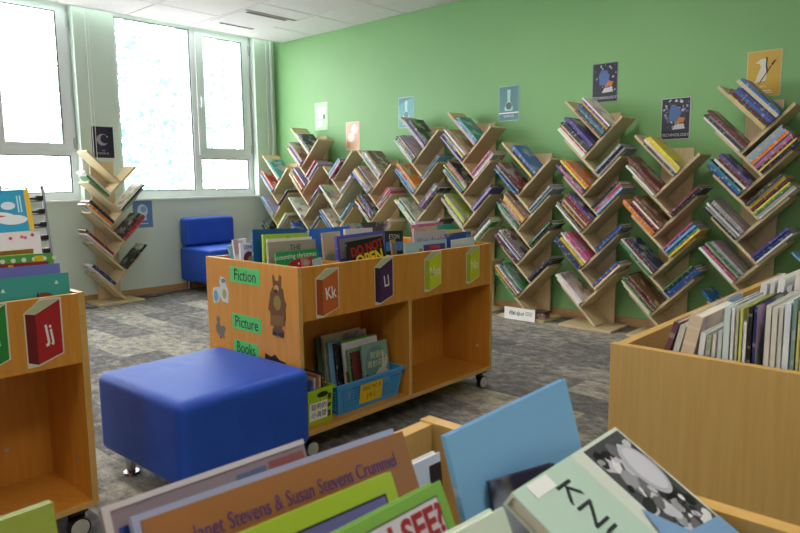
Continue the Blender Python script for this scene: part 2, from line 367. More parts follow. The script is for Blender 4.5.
# ------------------------------------------------------------------ tree-shaped bookshelves
A_, TH, ARM_D = .215, .018, .225
RT = math.sqrt(.5)
ORD = ['bottom', 'second', 'third', 'fourth', 'fifth', 'sixth', 'seventh', 'eighth', 'ninth', 'tenth', 'eleventh']
TIER = ['top', 'second', 'third', 'fourth', 'fifth', 'lowest']
run = A_+.069
arm_len = run/RT
def arm_mesh(side):
    # board from the tip inwards and down; its upper face passes through the tip
    e = Vector((-side*RT, 0, -RT)); n = Vector((-side*RT, 0, RT))
    p = [Vector((0, 0, 0)), e*(arm_len-.001), e*(arm_len-.001) - n*TH, -n*TH]
    b = MB(); b.v = [q + Vector((0, yv, 0)) for yv in (0, ARM_D) for q in p]
    b.f = [(0, 1, 2, 3), (7, 6, 5, 4), (0, 4, 5, 1), (1, 5, 6, 2), (2, 6, 7, 3), (3, 7, 4, 0)]
    me = b.mesh('arm'); bm = bmesh.new(); bm.from_mesh(me); bmesh.ops.recalc_face_normals(bm, faces=bm.faces); bm.to_mesh(me); bm.free()
    me.materials.append(M_ARM); return me
ARM = {-1: arm_mesh(-1), 1: arm_mesh(1)}
TRUNKS = {}
def tree(c, kind, label, short, books, rotz=0, loc=None):
    """kind: 'tall', 'short' or 'mirror' (short, its highest arm on the right). Local frame: x right, y into the wall, z up; front of the arms at y = 0"""
    top = 1.705 if kind == 'tall' else 1.427
    nf = 6 if kind == 'tall' else 5
    fs = 1 if kind == 'mirror' else -1                      # side of the first (highest) arm
    loc = loc or (c, 4.575, 0)
    t = thing('tree_bookshelf', label, 'bookshelf', loc, rotz, group='tree-shaped bookshelves along the walls')
    trunk_top = top-.095
    if kind not in TRUNKS:
        m = MB().box(-.11, .11, 0, .018, .018, trunk_top).mesh('trunk', .0015, 1); m.materials.append(M_TREE); TRUNKS[kind] = m
        m = MB().box(-.215, .215, -.05, .26, 0, .018).mesh('base_board', .0015, 1); m.materials.append(M_ARM); TRUNKS[kind+'b'] = m
    link('trunk', TRUNKS[kind], None, t, mw=Matrix.Translation((0, ARM_D, 0)))
    link('base_board', TRUNKS[kind+'b'], None, t)
    first = [top-.278*i for i in range(nf)]; second = [top-.14-.278*i for i in range(nf-1)]
    for z in first: link('arm', ARM[fs], None, t, mw=Matrix.Translation((fs*A_, 0, z)))
    for z in second: link('arm', ARM[-fs], None, t, mw=Matrix.Translation((-fs*A_, 0, z)))
    TM = t.matrix_world.copy()
    for key, codes in books.items():
        sidech, i = key[0], int(key[1])
        side = -1 if sidech == 'L' else 1
        if side == fs: own = first[i-1]; oth = second[max(0, i-2)]
        else:          own = second[i-1]; oth = first[i-1]
        un = (own-oth)/2                                     # distance of the V's foot from the middle, away from `side`
        node = Vector((-side*un, 0, own-A_-un))
        e = Vector((side*RT, 0, RT)); g = Vector((-side*RT, 0, RT))
        s = .0008; rnd = random.Random(hash((round(c*100), key, codes)) & 0xffff if False else sum(ord(ch)*(j+3) for j, ch in enumerate(codes)) + int(c*100) + i)
        toks = codes.split()
        room_ = .175 if not (i == 1 and side == fs) else .19
        wts = [(rnd.uniform(.018, .026) if len(k_) > 1 else rnd.uniform(.010, .0175)) for k_ in toks]
        if sum(wts) > room_: wts = [v*room_/sum(wts) for v in wts]
        hb = rnd.uniform(.285, .335)
        tier = TIER[i-1] if not (i == nf) else 'lowest'
        for j, (tok, th) in enumerate(zip(toks, wts)):
            h = hb*rnd.uniform(.86, 1.04); w = rnd.uniform(.185, .22)
            h = min(h, .34 if side < 0 else (.27 if c > -4 else .235)) if rotz == 0 else h
            _, _, (w, h, th) = book_mesh(w, h, th)
            y0 = rnd.uniform(-.035, -.004)
            base = node + g*(s+th) + e*(.001 if j else .001)
            if side < 0: m = frame_book(base + Vector((0, y0, 0)), (0, 1, 0), e)
            else:        m = frame_book(base + e*h + Vector((0, y0, 0)), (0, 1, 0), -e)
            cn = PAL[tok[0]][0]
            lab = '%s %s book, %s up on %s %s arm of %s' % ('thick' if th > .0165 else 'slim', cn, ORD[min(j, 10)] if j else 'first', tier, 'left' if side < 0 else 'right', short)
            mw = TM @ m
            d = (mw.translation-CAM).length
            q = mw @ Vector((0, 0, h/2)) - CAM; zc = q.dot(fwd); qx, qy = 400+F_PX*q.dot(rgt)/zc, 266.5-F_PX*q.dot(upv)/zc
            s += th+.0006
            if qx > 812 or (200 < qx < 486 and qy > 236) or (qx > 640 and qy > 330-.29*(qx-640)): continue     # behind the carts, or out of the photo
            queue_book('book', mw, w, h, th, tok[0], lab, 'books on the tree bookshelves', prio=h*th/d**2 + (.12*h*w/d**2 if j == len(toks)-1 else 0))
    return t

tree(-6.085, 'short', 'short birch tree-shaped bookshelf in the corner beside the window wall', 'corner shelf',
     {'L1': 'e w t', 'L2': 'w t s k rr', 'R2': 'd g', 'L3': 'b v g w v', 'R3': 'a c w l', 'L4': 'd w k', 'R4': 'n w', 'L5': 'w m'})
tree(-5.565, 'tall', 'tall birch tree-shaped bookshelf left of the pale green poster', 'shelf by pale green poster',
     {'L1': 'w kk', 'L2': 'y c v m b a e', 'R2': 'v a r m', 'L3': 'w y o m c r k n v', 'R3': 'a d r', 'L4': 'w w', 'R4': 'd a k', 'L5': 'w n b', 'R5': 'd w', 'L6': 'w r'})
tree(-5.055, 'mirror', 'short birch tree-shaped bookshelf below the orange poster, highest arm on its right', 'shelf below orange poster',
     {'R1': 'k i t b s', 'R2': 'w d a', 'L2': 's w w', 'R3': 'a s', 'L3': 's b v i w', 'R4': 'n w', 'L4': 'd w'})
tree(-4.53, 'short', 'short birch tree-shaped bookshelf between the orange and teal flask posters', 'shelf right of orange poster',
     {'L1': 'c k t a w f e', 'L2': 'b v w y e d w', 'R2': 'i r w r', 'L3': 'w a k o g m b d', 'R3': 'w c', 'L4': 'b y w', 'R4': 'n y', 'L5': 'w d b'})
tree(-3.965, 'tall', 'tall birch tree-shaped bookshelf right of the small teal poster', 'shelf by small teal poster',
     {'L1': 'v v w kk', 'L2': 'c b a e m f v', 'R2': 's n', 'L3': 'b s a r y o', 'R3': 'k p i m d', 'L4': 'w c w g w', 'R4': 'd a', 'L5': 'w n', 'R5': 'g w', 'L6': 'w k'})
tree(-3.405, 'tall', 'tall birch tree-shaped bookshelf left of the teal flask poster', 'shelf left of flask poster',
     {'L1': 'v p tt', 'L2': 'v n b y d w f', 'R2': 'w a i', 'L3': 'y n b l a d o r k', 'R3': 'p v n', 'L4': 'w a y k ll', 'R4': 'g w l d', 'L5': 'w b k w', 'R5': 'k w', 'L6': 'n w b'})
tree(-2.848, 'short', 'short birch tree-shaped bookshelf behind the white floor sign', 'shelf behind floor sign',
     {'L1': 'y n bb', 'L2': 'b w a d m', 'R2': 's a d', 'L3': 'w t g a m d o y f ee', 'R3': 'k g d', 'L4': 'n m d w b w e dd', 'R4': 'k k d', 'L5': 'g l y r w k b a g'})
tree(-2.288, 'tall', 'tall birch tree-shaped bookshelf under the poster of a lone white astronaut', 'shelf under astronaut poster',
     {'L1': 'e d t p n y p w', 'L2': 'ww w r c k kk p p', 'R2': 'a d a t', 'L3': 'p i n d y oo', 'R3': 's i r w k', 'L4': 'w a k y m c d m r p', 'R4': 'b nn', 'L5': 'n nn y y w w i i', 'R5': 'c r b', 'L6': 'w ww w'})
tree(-1.748, 'short', 'short birch tree-shaped bookshelf under the busy dark technology poster', 'shelf under busy dark poster',
     {'L1': 'd w y yy', 'L2': 'w a e e m', 'R2': 'k m', 'L3': 'o oo n rr w m e', 'R3': 'y g b s n i', 'L4': 'g w m e n', 'R4': 'b bb k g', 'L5': 'w c g w m k e'})
tree(-1.212, 'tall', 'tall birch tree-shaped bookshelf under the mustard yellow poster', 'shelf under yellow poster',
     {'L1': 'y d m bb p n cc b', 'L2': 'w d a m', 'R2': 'n y k i v oo s aa a', 'L3': 'n b t k w m e p', 'R3': 'w w g y k m y c d', 'L4': 'k a w d aa', 'R4': 'w n b p', 'L5': 'w i e a g aa', 'R5': 's w', 'L6': 'w b'})
tree(-.672, 'short', 'birch tree-shaped bookshelf mostly past the yellow poster, arm tips showing', 'shelf past yellow poster',
     {'L1': 'w s', 'L2': 'a w s', 'L3': 'w a b', 'L4': 's g w', 'L5': 'w b'})
tree(0, 'short', 'lightly filled birch tree-shaped bookshelf standing against the pier between windows', 'shelf between windows',
     {'R2': 'a k w', 'L2': 'gg ww', 'L3': 'c oo k d', 'R3': 'i rr m y k', 'L4': 'w r m', 'R4': 'a kk', 'L5': 'w n nn'}, rotz=math.pi/2, loc=(X0+.29, 2.77, 0))

# white floor sign, dark box and cables by the shelves
sg = MB().box(-.142, .142, 0, .004, 0, .098).build('floor_sign', M_WHITE, label='small white sign with black script leaning at a tree shelf foot', category='sign',
     mw=Matrix.Translation((-2.842, 4.505, .0005)) @ Matrix.Rotation(-.06, 4, 'X'))
SF = frame((0, 0, 0), (1, 0, 0), (0, 0, 1)); INK = mat('black_ink', '#1c1c1e', .6)
rn = random.Random(5)
for k in range(11):
    x = -.095+k*.0125
    flat('script_stroke', [(x, .04+rn.uniform(-.015, .01)), (x+.005, .035), (x+.008+rn.uniform(-.004, .006), .06+rn.uniform(0, .022)), (x+.003, .062)], INK, SF, sg, z=.0002)
for k in range(3): flat('small_print', rect(.055, .12, .045+k*.012, .049+k*.012), mat('grey_ink', '#77777a', .6), SF, sg, z=.0002)
bx = thing('storage_tin', 'low dark red patterned tin standing on the tree shelf foot', 'tin', (-2.698, 4.60, .0185), 0)
MB().box(-.058, .058, -.045, .045, 0, .05).build('body', mat('tin_red', '#6a2a30', .4, '#b0a090', nscale=45, detail=1), bx, bevel=.006)
MB().box(-.061, .061, -.048, .048, .05, .064).build('lid', mat('tin_lid', '#3a3335', .35), bx, bevel=.006)
def cable(pts, label):
    cu = bpy.data.curves.new('cable', 'CURVE'); cu.dimensions = '3D'; cu.bevel_depth = .004; cu.bevel_resolution = 2
    sp = cu.splines.new('BEZIER'); sp.bezier_points.add(len(pts)-1)
    for p, q in zip(sp.bezier_points, pts): p.co = q; p.handle_left_type = p.handle_right_type = 'AUTO'
    o = bpy.data.objects.new('cable', cu); COL.objects.link(o)
    me = bpy.data.meshes.new_from_object(o.evaluated_get(bpy.context.evaluated_depsgraph_get())); bpy.data.objects.remove(o)
    me.materials.clear(); link('cable', me, mat('cable_grey', '#55565a', .5), label=label, category='cable')
cable([(X0+.05, 3.04, .005), (X0+.2, 3.14, .005), (X0+.12, 3.35, .005), (X0+.06, 3.6, .005)], 'thin dark cable lying along the baseboard beside the blue chair')
cable([(X0+.05, 2.2, .005), (X0+.25, 2.35, .005), (X0+.36, 2.52, .005), (X0+.33, 2.42, .005), (X0+.12, 2.3, .005)], 'thin grey cable looped on carpet at the window shelf foot')

# ------------------------------------------------------------------ posters
def poster(corner, right, label, base, border='#d7dccd'):
    p = link('poster', MB().box(0, .205, 0, .292, 0, .0015).mesh('poster'), mat('laminate_'+border, border, .25), label=label, category='poster',
             mw=frame(corner, right, (0, 0, 1)) @ Matrix.Translation((0, 0, .001)))
    I = Matrix.Translation((0, 0, .0015))
    flat('print', rect(.006, .199, .006, .286), mat('print_'+base, base, .3), I, p, t=.0004)
    return p, I @ Matrix.Translation((0, 0, .0004))
def pm(c): return mat('ink_'+c, c, .35)
GR = (1, 0, 0)
def on_green(x, y): v = px(x, y, 'y', Y0); return (v.x, Y0, v.z-.292)
# pale green, orange
p, I = poster(on_green(315, 103.5), GR, 'pale green and white poster high near the green corner', '#9ccb94', '#c3e2bf')
flat('print_block', rect(.03, .17, .12, .24), pm('#c9dcdc'), I, p); flat('print_block', rect(.02, .12, .03, .1), pm('#b3dcc6'), I, p); flat('figure', disc(.15, .14, .018, .03), pm('#2f4a55'), I, p, z=.0007)
p, I = poster(on_green(346, 122.5), GR, 'pinkish orange poster with two white circles', '#d9a585', '#dccbb9')
flat('circle', disc(.13, .215, .05), pm('#e2d8cc'), I, p); flat('circle', disc(.08, .135, .05), pm('#e2d8cc'), I, p, z=.0002); flat('print_block', disc(.035, .06, .028, .035), pm('#d08a4e'), I, p)
# flask posters
def flask(p, I, c1, c2):
    flat('flask', [(.085, .26), (.12, .26), (.115, .17), (.145, .11), (.14, .085), (.065, .085), (.06, .11), (.09, .17)], pm(c1), I, p)
    flat('flask_ball', disc(.103, .125, .03), pm(c2), I, p, z=.0007)
    lettering('lettering', 'SCIENCE', .026, pm('#cfe6e4'), I, p, (.103, .04), z=.0006)
p, I = poster(on_green(398.5, 98), GR, 'small teal poster with a pale triangle, partly behind books', '#45a0a4', '#a9d3d0')
flat('triangle', [(.006, .286), (.199, .286), (.006, .22)], pm('#2f7f86'), I, p); flask(p, I, '#b9dedd', '#39777b')
p, I = poster(on_green(499, 87), GR, 'teal poster with a flask and round dark emblem', '#1f6c70', '#8fbfba'); flask(p, I, '#9fcfc9', '#14393f')
flat('print_band', rect(.006, .199, .062, .072), pm('#eef4f2'), I, p, z=.0003)
# technology posters
def tech(p, I, seed, busy):
    r = random.Random(seed)
    for k in range(70 if busy else 26):
        x, y = r.uniform(.015, .19), r.uniform(.085, .275); s = r.uniform(.004, .013)
        flat('speck', disc(x, y, s, s*r.uniform(.4, 1), 7, r.uniform(0, 3)), pm(r.choice(['#8f8fb0', '#c9c9d6', '#5a5678', '#3f4660', '#a9a9bc'])), I, p, z=.0002+k*1e-6)
    flat('figure', [(.06, .13), (.13, .12), (.14, .2), (.11, .235), (.07, .24), (.055, .19)], pm('#4f6fa8'), I, p, z=.001)
    flat('figure_flame', [(.10, .11), (.16, .12), (.17, .15), (.13, .155)], pm('#d07a35'), I, p, z=.0016)
    flat('figure_legs', [(.08, .07), (.17, .075), (.16, .11), (.1, .105)], pm('#c8c6cf'), I, p, z=.0012)
    flat('title_band', rect(.006, .199, .006, .062), pm('#141624'), I, p, z=.0018)
    lettering('lettering', 'TECHNOLOGY', .029, pm('#c9ccd6'), I, p, (.103, .032), z=.0026)
p, I = poster(on_green(593, 64.5), GR, 'dark technology poster with a lone white and blue astronaut figure', '#1c1f30', '#8e9096'); tech(p, I, 3, False)
p, I = poster(on_green(662, 99), GR, 'busy dark technology poster crowded with pale specks and orange flash', '#2a2b3e', '#b9bac2'); tech(p, I, 8, True)
# yellow poster
p, I = poster(on_green(748, 52.5), GR, 'mustard yellow poster with a white bird shape and black paintbrush', '#c9a233', '#cdbf8e')
flat('bird', [(.05, .09), (.115, .1), (.12, .16), (.115, .24), (.085, .24), (.05, .215), (.075, .21), (.085, .19), (.07, .15)], pm('#dcd9c6'), I, p)
flat('brush_curve', [(.112, .25), (.122, .245), (.12, .2), (.128, .15), (.118, .145), (.112, .19)], pm('#22190f'), I, p, z=.0007)
flat('brush_handle', [(.075, .085), (.082, .085), (.148, .19), (.142, .194)], pm('#3a2b1c'), I, p, z=.0009)
flat('brush_tip', [(.142, .2), (.152, .192), (.175, .23), (.158, .222)], pm('#1a1410'), I, p, z=.0009)
lettering('lettering', 'ARTS', .018, pm('#e9e3cf'), I, p, (.1, .062), z=.0006); flat('small_print', rect(.055, .15, .032, .04), pm('#e0d8b8'), I, p); flat('small_print', rect(.045, .16, .02, .026), pm('#e0d8b8'), I, p)
# posters on the window wall
def on_mint(x, y): v = px(x, y, 'x', X0); return (X0, v.y, v.z-.27)
p, I = poster(on_mint(91, 128.5), (0, 1, 0), 'dark violet poster with a crescent moon on the pier between windows', '#2b2440', '#3a3350')
cr = [(.1+.055*math.cos(a), .17+.055*math.sin(a)) for a in [math.radians(50+i*13) for i in range(21)]] + [(.122+.043*math.cos(a), .178+.043*math.sin(a)) for a in [math.radians(300-i*11) for i in range(21)]]
flat('crescent', cr, pm('#a7a2b8'), I, p); flat('star', disc(.145, .2, .007), pm('#d9d6e2'), I, p)
lettering('lettering', 'THE', .016, pm('#cfcbd8'), I, p, (.103, .066), z=.0006); lettering('lettering', 'MOON IS..', .026, pm('#cfcbd8'), I, p, (.103, .04), z=.0006)
v = px(134, 200, 'x', X0)
p, I = poster((X0, v.y-.02, v.z-.28), (0, 1, 0), 'blue poster with a pale head in profile under the window', '#5c86bd', '#7fa0c8')
flat('head', disc(.1, .17, .055, .065), pm('#c9d8e8'), I, p); flat('neck', [(.085, .075), (.14, .075), (.135, .13), (.085, .13)], pm('#c9d8e8'), I, p, z=.0001); flat('brain', disc(.11, .185, .032), pm('#86a9d2'), I, p, z=.0008)
flat('small_print', rect(.05, .155, .035, .045), pm('#c9d8e8'), I, p)

# ------------------------------------------------------------------ blue chair and ottoman
def cushion(name, x0, x1, y0, y1, z0, z1, r, parent, dome=0, crease=None):
    nx, ny, nz = 14, 14, 8; bm = bmesh.new()
    hx, hy, hz = (x1-x0)/2, (y1-y0)/2, (z1-z0)/2; cx, cy, cz = (x0+x1)/2, (y0+y1)/2, (z0+z1)/2
    bmesh.ops.create_cube(bm, size=2); bmesh.ops.subdivide_edges(bm, edges=bm.edges[:], cuts=27, use_grid_fill=True)
    for v in bm.verts:
        q = Vector((v.co.x, v.co.y, v.co.z))
        # keep sampling dense near the borders
        q = Vector([math.copysign(1-(1-abs(c))**1.5, c) for c in q]); p = Vector((q.x*hx, q.y*hy, q.z*hz))
        i = Vector([max(-h+r, min(h-r, c)) for c, h in zip(p, (hx, hy, hz))]); d = p-i
        if d.length > 1e-9: p = i + d.normalized()*min(r, r) if (abs(d.x) > 1e-9) + (abs(d.y) > 1e-9) + (abs(d.z) > 1e-9) > 0 else p
        k = (1-q.x**2)*(1-q.y**2)
        if q.z > .5: p.z += dome*k
        if crease and q.z > .5:
            du, dv = p.x-crease[0], p.y-crease[1]; p.z -= .006*math.exp(-(du*du/.0018+dv*dv/.00015)) - .004*math.exp(-(du*du/.0025+(dv-.02)**2/.0003))
        v.co = p + Vector((cx, cy, cz))
    me = bpy.data.meshes.new(name); bm.to_mesh(me); bm.free()
    for f in me.polygons: f.use_smooth = True
    return link(name, me, M_BLUE, parent)
ch = thing('lounge_chair', 'blue upholstered armless lounge chair against the wall under the window', 'chair', (X0+.03, 3.54, 0))
cushion('seat', .0, .62, 0, .60, .11, .46, .03, ch, dome=.012)
cushion('backrest', .0, .15, .01, .59, .472, .765, .035, ch)
MB().box(.03, .1, .2, .43, .43, .48).build('back_bracket', M_BLACK, ch)
for a, c in ((.06, .06), (.06, .57), (.56, .06), (.56, .57)): MB().tube((a, c, 0), (a, c, .11), .02, .024).build('leg', M_CHROME, ch, smooth=False)
ot = thing('ottoman', 'square blue upholstered ottoman with metal feet between the wooden book carts', 'ottoman', (-2.24, 1.313, 0), math.radians(1.5))
cushion('cushion', -.30, .30, -.28, .28, .10, .405, .032, ot, dome=.008, crease=(-.12, -.05))
for a, c in ((-.215, -.205), (-.215, .205), (.215, -.205), (.215, .205)):
    l = MB().tube((a, c, .008), (a, c, .12), .016, .027, 16).build('leg', M_CHROME, ot); MB().tube((a, c, 0), (a, c, .008), .034, .03, 16).build('foot_plate', M_CHROME, l)

# ------------------------------------------------------------------ wooden book carts
CD, CL, CT, CB = .66, 1.32, .79, .096
def cart(x1, y0, label, dividers, depth_div=True, M_CART=M_CART):
    t = thing('book_cart', label, 'book cart', (x1-CD, y0, 0), group='wooden book carts')
    e = .02
    def edge(x0, x1_, ya, yb, za, zb, p): MB().box(x0, x1_, ya, yb, za, zb).build('edge_band', M_EDGE, p)
    for ya in (0, CL-e):
        p = MB().box(.0012, CD-.0012, ya, ya+e, CB, CT-.0012).build('end_panel', M_CART, t)
        edge(CD-.0012, CD, ya, ya+e, CB, CT, p); edge(0, .0012, ya, ya+e, CB, CT, p); edge(.0012, CD-.0012, ya, ya+e, CT-.0012, CT, p)
    for xa in (.0, CD-e-.004):
        p = MB().box(xa+.002, xa+e+.002, e, CL-e, .57, CT-.004).build('upper_board', M_CART, t)
        edge(xa+.002, xa+e+.002, e, CL-e, CT-.004, CT-.0025, p)
    MB().box(.024, CD-.024, e, CL-e, .57, .585).build('bin_floor', M_CART, t)
    p = MB().box(.0, CD-.0015, e, CL-e, CB, CB+.02).build('bottom_shelf', M_CART, t); edge(CD-.0015, CD, e, CL-e, CB, CB+.02, p)
    MB().box(CD/2-.006, CD/2+.006, e, CL-e, CB+.02, .57).build('back_panel', M_CART, t)
    for xa, xb in ((.003, CD/2-.006), (CD/2+.006, CD-.0045)):
        p = MB().box(xa, xb, CL/2-.01, CL/2+.01, CB+.02, .57).build('partition', M_CART, t)
        if xa > .1: edge(xb, xb+.0015, CL/2-.01, CL/2+.01, CB+.02, .57, p)
    if depth_div: MB().box(CD/2-.006, CD/2+.006, e, CL-e, .585, .761).build('bin_divider', M_CART, t)
    for yd in dividers:
        for xa, xb in ((.022, CD/2-.006), (CD/2+.006, CD-.024)):
            MB().box(xa, xb, yd-.006, yd+.006, .585, .771).build('bin_divider', M_CART, t)
    for a in (.05, CD-.02):
        for c in (.06, CL-.06):
            k = MB().box(a-.022, a-.014, c-.026, c+.026, .05, CB).box(a-.018, a+.012, c-.026, c+.026, CB-.012, CB).build('caster', M_BLACK, t)
            MB().tube((a-.013, c, .034), (a+.011, c, .034), .0335, n=22).build('wheel', M_BLACK, k); MB().tube((a+.011, c, .034), (a+.016, c, .034), .029, .026, n=22).build('hub_cap', M_GREYP, k)
    return t
def holes(t, pts):
    for (x, y, z, ax) in pts:
        d = {'y': (0, .002, 0), 'x': (.002, 0, 0)}[ax]
        MB().tube((x, y, z), (x+d[0], y+d[1], z+d[2]), .007, n=12).build('screw_cap', M_GREYP, t)
KX, KY = -2.02, 1.61
kk = cart(KX, KY, 'wooden book cart with green Fiction Picture Books signs and an animal cut-out', [.337, .665], False)
jj = cart(-2.09, -.49, 'wooden book cart with red Jj card, empty shelves, beside the ottoman', [.66, .99], False)
rc = cart(.086, 1.2535, 'wooden book cart full of thin white-spined books, blank end panel showing', [], False, M_CART2)
fc = cart(.076, -.626, 'wooden book cart with large loose picture books, a white and photo cover on top', [.58], False, M_CART2)
holes(kk, [(CD-.08, CL-.022, .22, 'y'), (CD/2+.0062, 1.0, .23, 'x'), (CD/2+.0062, 1.0, .47, 'x')])
holes(jj, [(CD-.09, CL-.022, .22, 'y'), (CD/2+.0062, CL-.16, .24, 'x'), (CD/2+.0062, CL-.18, .52, 'x')])
holes(fc, [(.08, CL-.022, .735, 'y')])
MB().box(.2615, .2685, .02, .373, .585, .772).build('bin_divider', M_CART2, rc); MB().box(.024, CD-.024, .373, .385, .585, .772).build('bin_divider', M_CART2, rc)

# letter cards on the carts: a book drawn in slant view
def letter_card(t, ypos, w, h, z0, cover, spine, text, fr_x, tcol='#ececec'):
    fr = frame((fr_x, ypos, z0), (0, 1, 0), (0, 0, 1))
    s = .28*w
    c = flat('letter_card', [(-.004, h*.83), (-.003, -.006), (s, -.006), (w+.004, .12*h), (w+.005, h+.004), (s*1.6, h+.006), (s*.8, h*.93)], mat('card_white', '#d7dad2', .35), fr, t, t=.0005, label='printed letter card shaped like a book')
    flat('card_spine', [(0, h*.82), (0, .01), (s, 0), (s, h*.79)], pm(spine), fr, c, z=.0006)
    flat('card_cover', [(s, h*.79), (s, 0), (w, .13*h), (w, h*.985)], pm(cover), fr, c, z=.0006)
    flat('card_pages', [(0, h*.83), (s, h*.80), (w, h), (s*1.5, h)], pm('#b9c4a0'), fr, c, z=.0006)
    me = lettering('card_letters', text, .07 if len(text) == 2 else .034, pm(tcol), fr, c, ((s+w)/2, h*.47), z=.0014, bold=.0012, sx=.72, rot=.12)
def yl(v): return v*.957-KY
letter_card(kk, yl(1.781), 0.1168, 0.1876, 0.5803, '#c8642a', '#a34a20', 'Kk', CD-.002)
letter_card(kk, yl(2.131), 0.111, 0.1962, 0.586, '#4b2258', '#33163f', 'Ll', CD-.002)
letter_card(kk, yl(2.482), 0.1187, 0.1818, 0.6003, '#cfd81c', '#a9bf2a', 'Mm', CD-.002, '#eef2c0')
letter_card(kk, yl(2.826), 0.1062, 0.1818, 0.6003, '#cfd81c', '#a9bf2a', 'Nn', CD-.002, '#eef2c0')
letter_card(jj, .658+.49, 0.0976, 0.1914, 0.5889, '#a81c24', '#6d1017', 'Jj', CD-.002)
letter_card(jj, .522+.49, 0.0861, 0.1866, 0.5984, '#1f8a3a', '#0f5a24', 'Ii', CD-.002)
# signs and cut-outs on the end panel
EP = frame((0, 0, 0), (1, 0, 0), (0, 0, 1)); M_SIGN = mat('green_sign_card', '#52c86c', .5)
KXL = KX-CD
for (x0, x1, z0, z1, txt) in ((-2.4863, -2.2662, 0.6932, 0.7611, 'Fiction'), (-2.4853, -2.269, 0.4874, 0.5544, 'Picture'), (-2.4777, -2.2968, 0.3783, 0.4377, 'Books')):
    s = flat('word_sign', rect(x0-KXL, x1-KXL, z0, z1), M_SIGN, EP, kk, t=.001, label='green card sign reading '+txt)
    lettering('sign_letters', txt, .07, pm('#1b2a1c'), EP, s, ((x0+x1)/2-KXL, (z0+z1)/2-.002), z=.0014, sx=.86 if txt != 'Books' else .8, bold=.0002)
def cut(name, polys, ox, oz, sx, sz, lab):
    first = None
    for k, (poly, c) in enumerate(polys):
        P = [(ox+a*sx-KXL, oz+b_*sz) for a, b_ in poly]
        o = flat(name if first is None else 'print_patch', P, pm(c), EP, first or kk, z=.0007*k, label=lab if first is None else None)
        first = first or o
cut('animal_cutout', [([(.2, 0), (.5, .03), (.8, 0), (.85, .1), (.7, .15), (.95, .3), (.95, .45), (1, .55), (.9, .62), (.85, .78), (.75, .8), (.78, .98), (.65, 1), (.6, .9), (.45, .9), (.35, 1), (.28, .97), (.3, .8), (.15, .7), (.05, .5), (0, .42), (.1, .38), (.12, .28), (.3, .14), (.2, .1)], '#6e4420'),
    (disc(.52, .55, .2, .12), '#8d7a35'), (disc(.5, .78, .13, .055), '#c88a6c'), (disc(.48, .735, .09, .03), '#2a1c14'),
    ([(.2, .03), (.45, .0), (.46, .07), (.3, .09)], '#1d1a1c'), ([(.52, .02), (.8, 0), (.84, .08), (.6, .09)], '#1d1a1c'),
    ([(.14, .16), (.9, .2), (.93, .36), (.15, .34)], '#7d5a28')], -2.2183, 0.496, 0.1225, 0.2565, 'brown furry animal cut-out in boots')
cut('small_cutout', [([(.05, 0), (.4, .08), (.45, .3), (.6, .12), (.95, .1), (1, .5), (.85, .75), (.8, .95), (.55, 1), (.45, .8), (.5, .62), (.3, .6), (.05, .55), (.0, .3)], '#cfd6d6'), (disc(.7, .85, .12, .08), '#5f86a8'), (disc(.75, .4, .12, .17), '#a9a25a'), (disc(.22, .28, .14, .2), '#6fa7c0')], -2.6337, 0.5803, 0.1292, 0.1292, 'pale cut-out of two small figures')
cut('goose_cutout', [([(.1, .25), (.35, .15), (.4, 0), (.55, .0), (.6, .15), (.75, .02), (.85, .05), (.8, .25), (1, .5), (.8, .62), (.5, .55), (.42, .75), (.5, .9), (.3, 1), (.1, .85), (.22, .7), (.05, .5)], '#6f6a66'), (disc(.5, .08, .12, .06), '#8c4a2c')], -2.6241, 0.4214, 0.0861, 0.1053, 'grey goose cut-out')
cut('dark_cutout', [([(0, 0), (1, 0), (1, .75), (.7, .8), (.5, 1), (.3, .85), (0, .95)], '#221e24')], -2.2518, 0.3257, 0.1388, 0.0919, 'dark cut-out low on the end panel')

# ------------------------------------------------------------------ books in the carts
BINS = {'picture books in the Fiction cart': ([(1.632, 1.939), (1.955, 2.267), (2.283, 2.908)], -2.047),
        'picture books in the Jj cart': ([(.508, .808)], -2.117)}
def px_book(tl, tr, plane, h, t, code, label, group='picture books in the carts', color=None, lean=8, w=None, up=None, plain=False, name='picture_book', ax='x', cut_=0):
    """upright book facing the aisle: upper corners from two pixels on the plane ax = plane"""
    if isinstance(plane, (int, float)): plane = (plane, plane)
    a, c = px(*tl, ax, plane[0]), px(*tr, ax, plane[1])
    bn = BINS.get(group)
    if bn:                                   # keep the book inside its bin: between the dividers, above the floor, off the boards
        best = max(bn[0], key=lambda q: min(q[1], max(a.y, c.y)) - max(q[0], a.y))
        t = max(4, math.floor(t*1000))/1000
        if a.y < best[0]: a = a.lerp(c, (best[0]-a.y)/(c.y-a.y))
        if c.y > best[1]: c = a.lerp(c, (best[1]-a.y)/(c.y-a.y))
        h = min(h, (min(a.z, c.z)-.588)/math.cos(math.radians(lean)))
        lim = bn[1]-a.x
        if h*math.sin(math.radians(lean)) > lim: lean = math.degrees(math.asin(max(-.1, lim/h)))
    xd = (c-a); width = w or xd.length; xd.normalize()
    z = Vector((-math.sin(math.radians(lean)), 0, math.cos(math.radians(lean))))
    if up: z = Vector(up)
    m = frame_book(a, xd, z); _, _, (width, h, t) = book_mesh(width, h, t)
    m.translation = a - m.col[2].xyz*h
    d = dict(name=name, mw=m, w=width, h=h, t=t, col=lin(color) if color else lin(PAL[code][1]), label=label, group=group, plain=plain, prio=0, cat='book')
    o = make_book(d); return o, width, h
def cover_patch(o, name, poly, c, z=0): return flat(name, poly, pm(c), COVER, o, z=z+.0001, t=.0004)

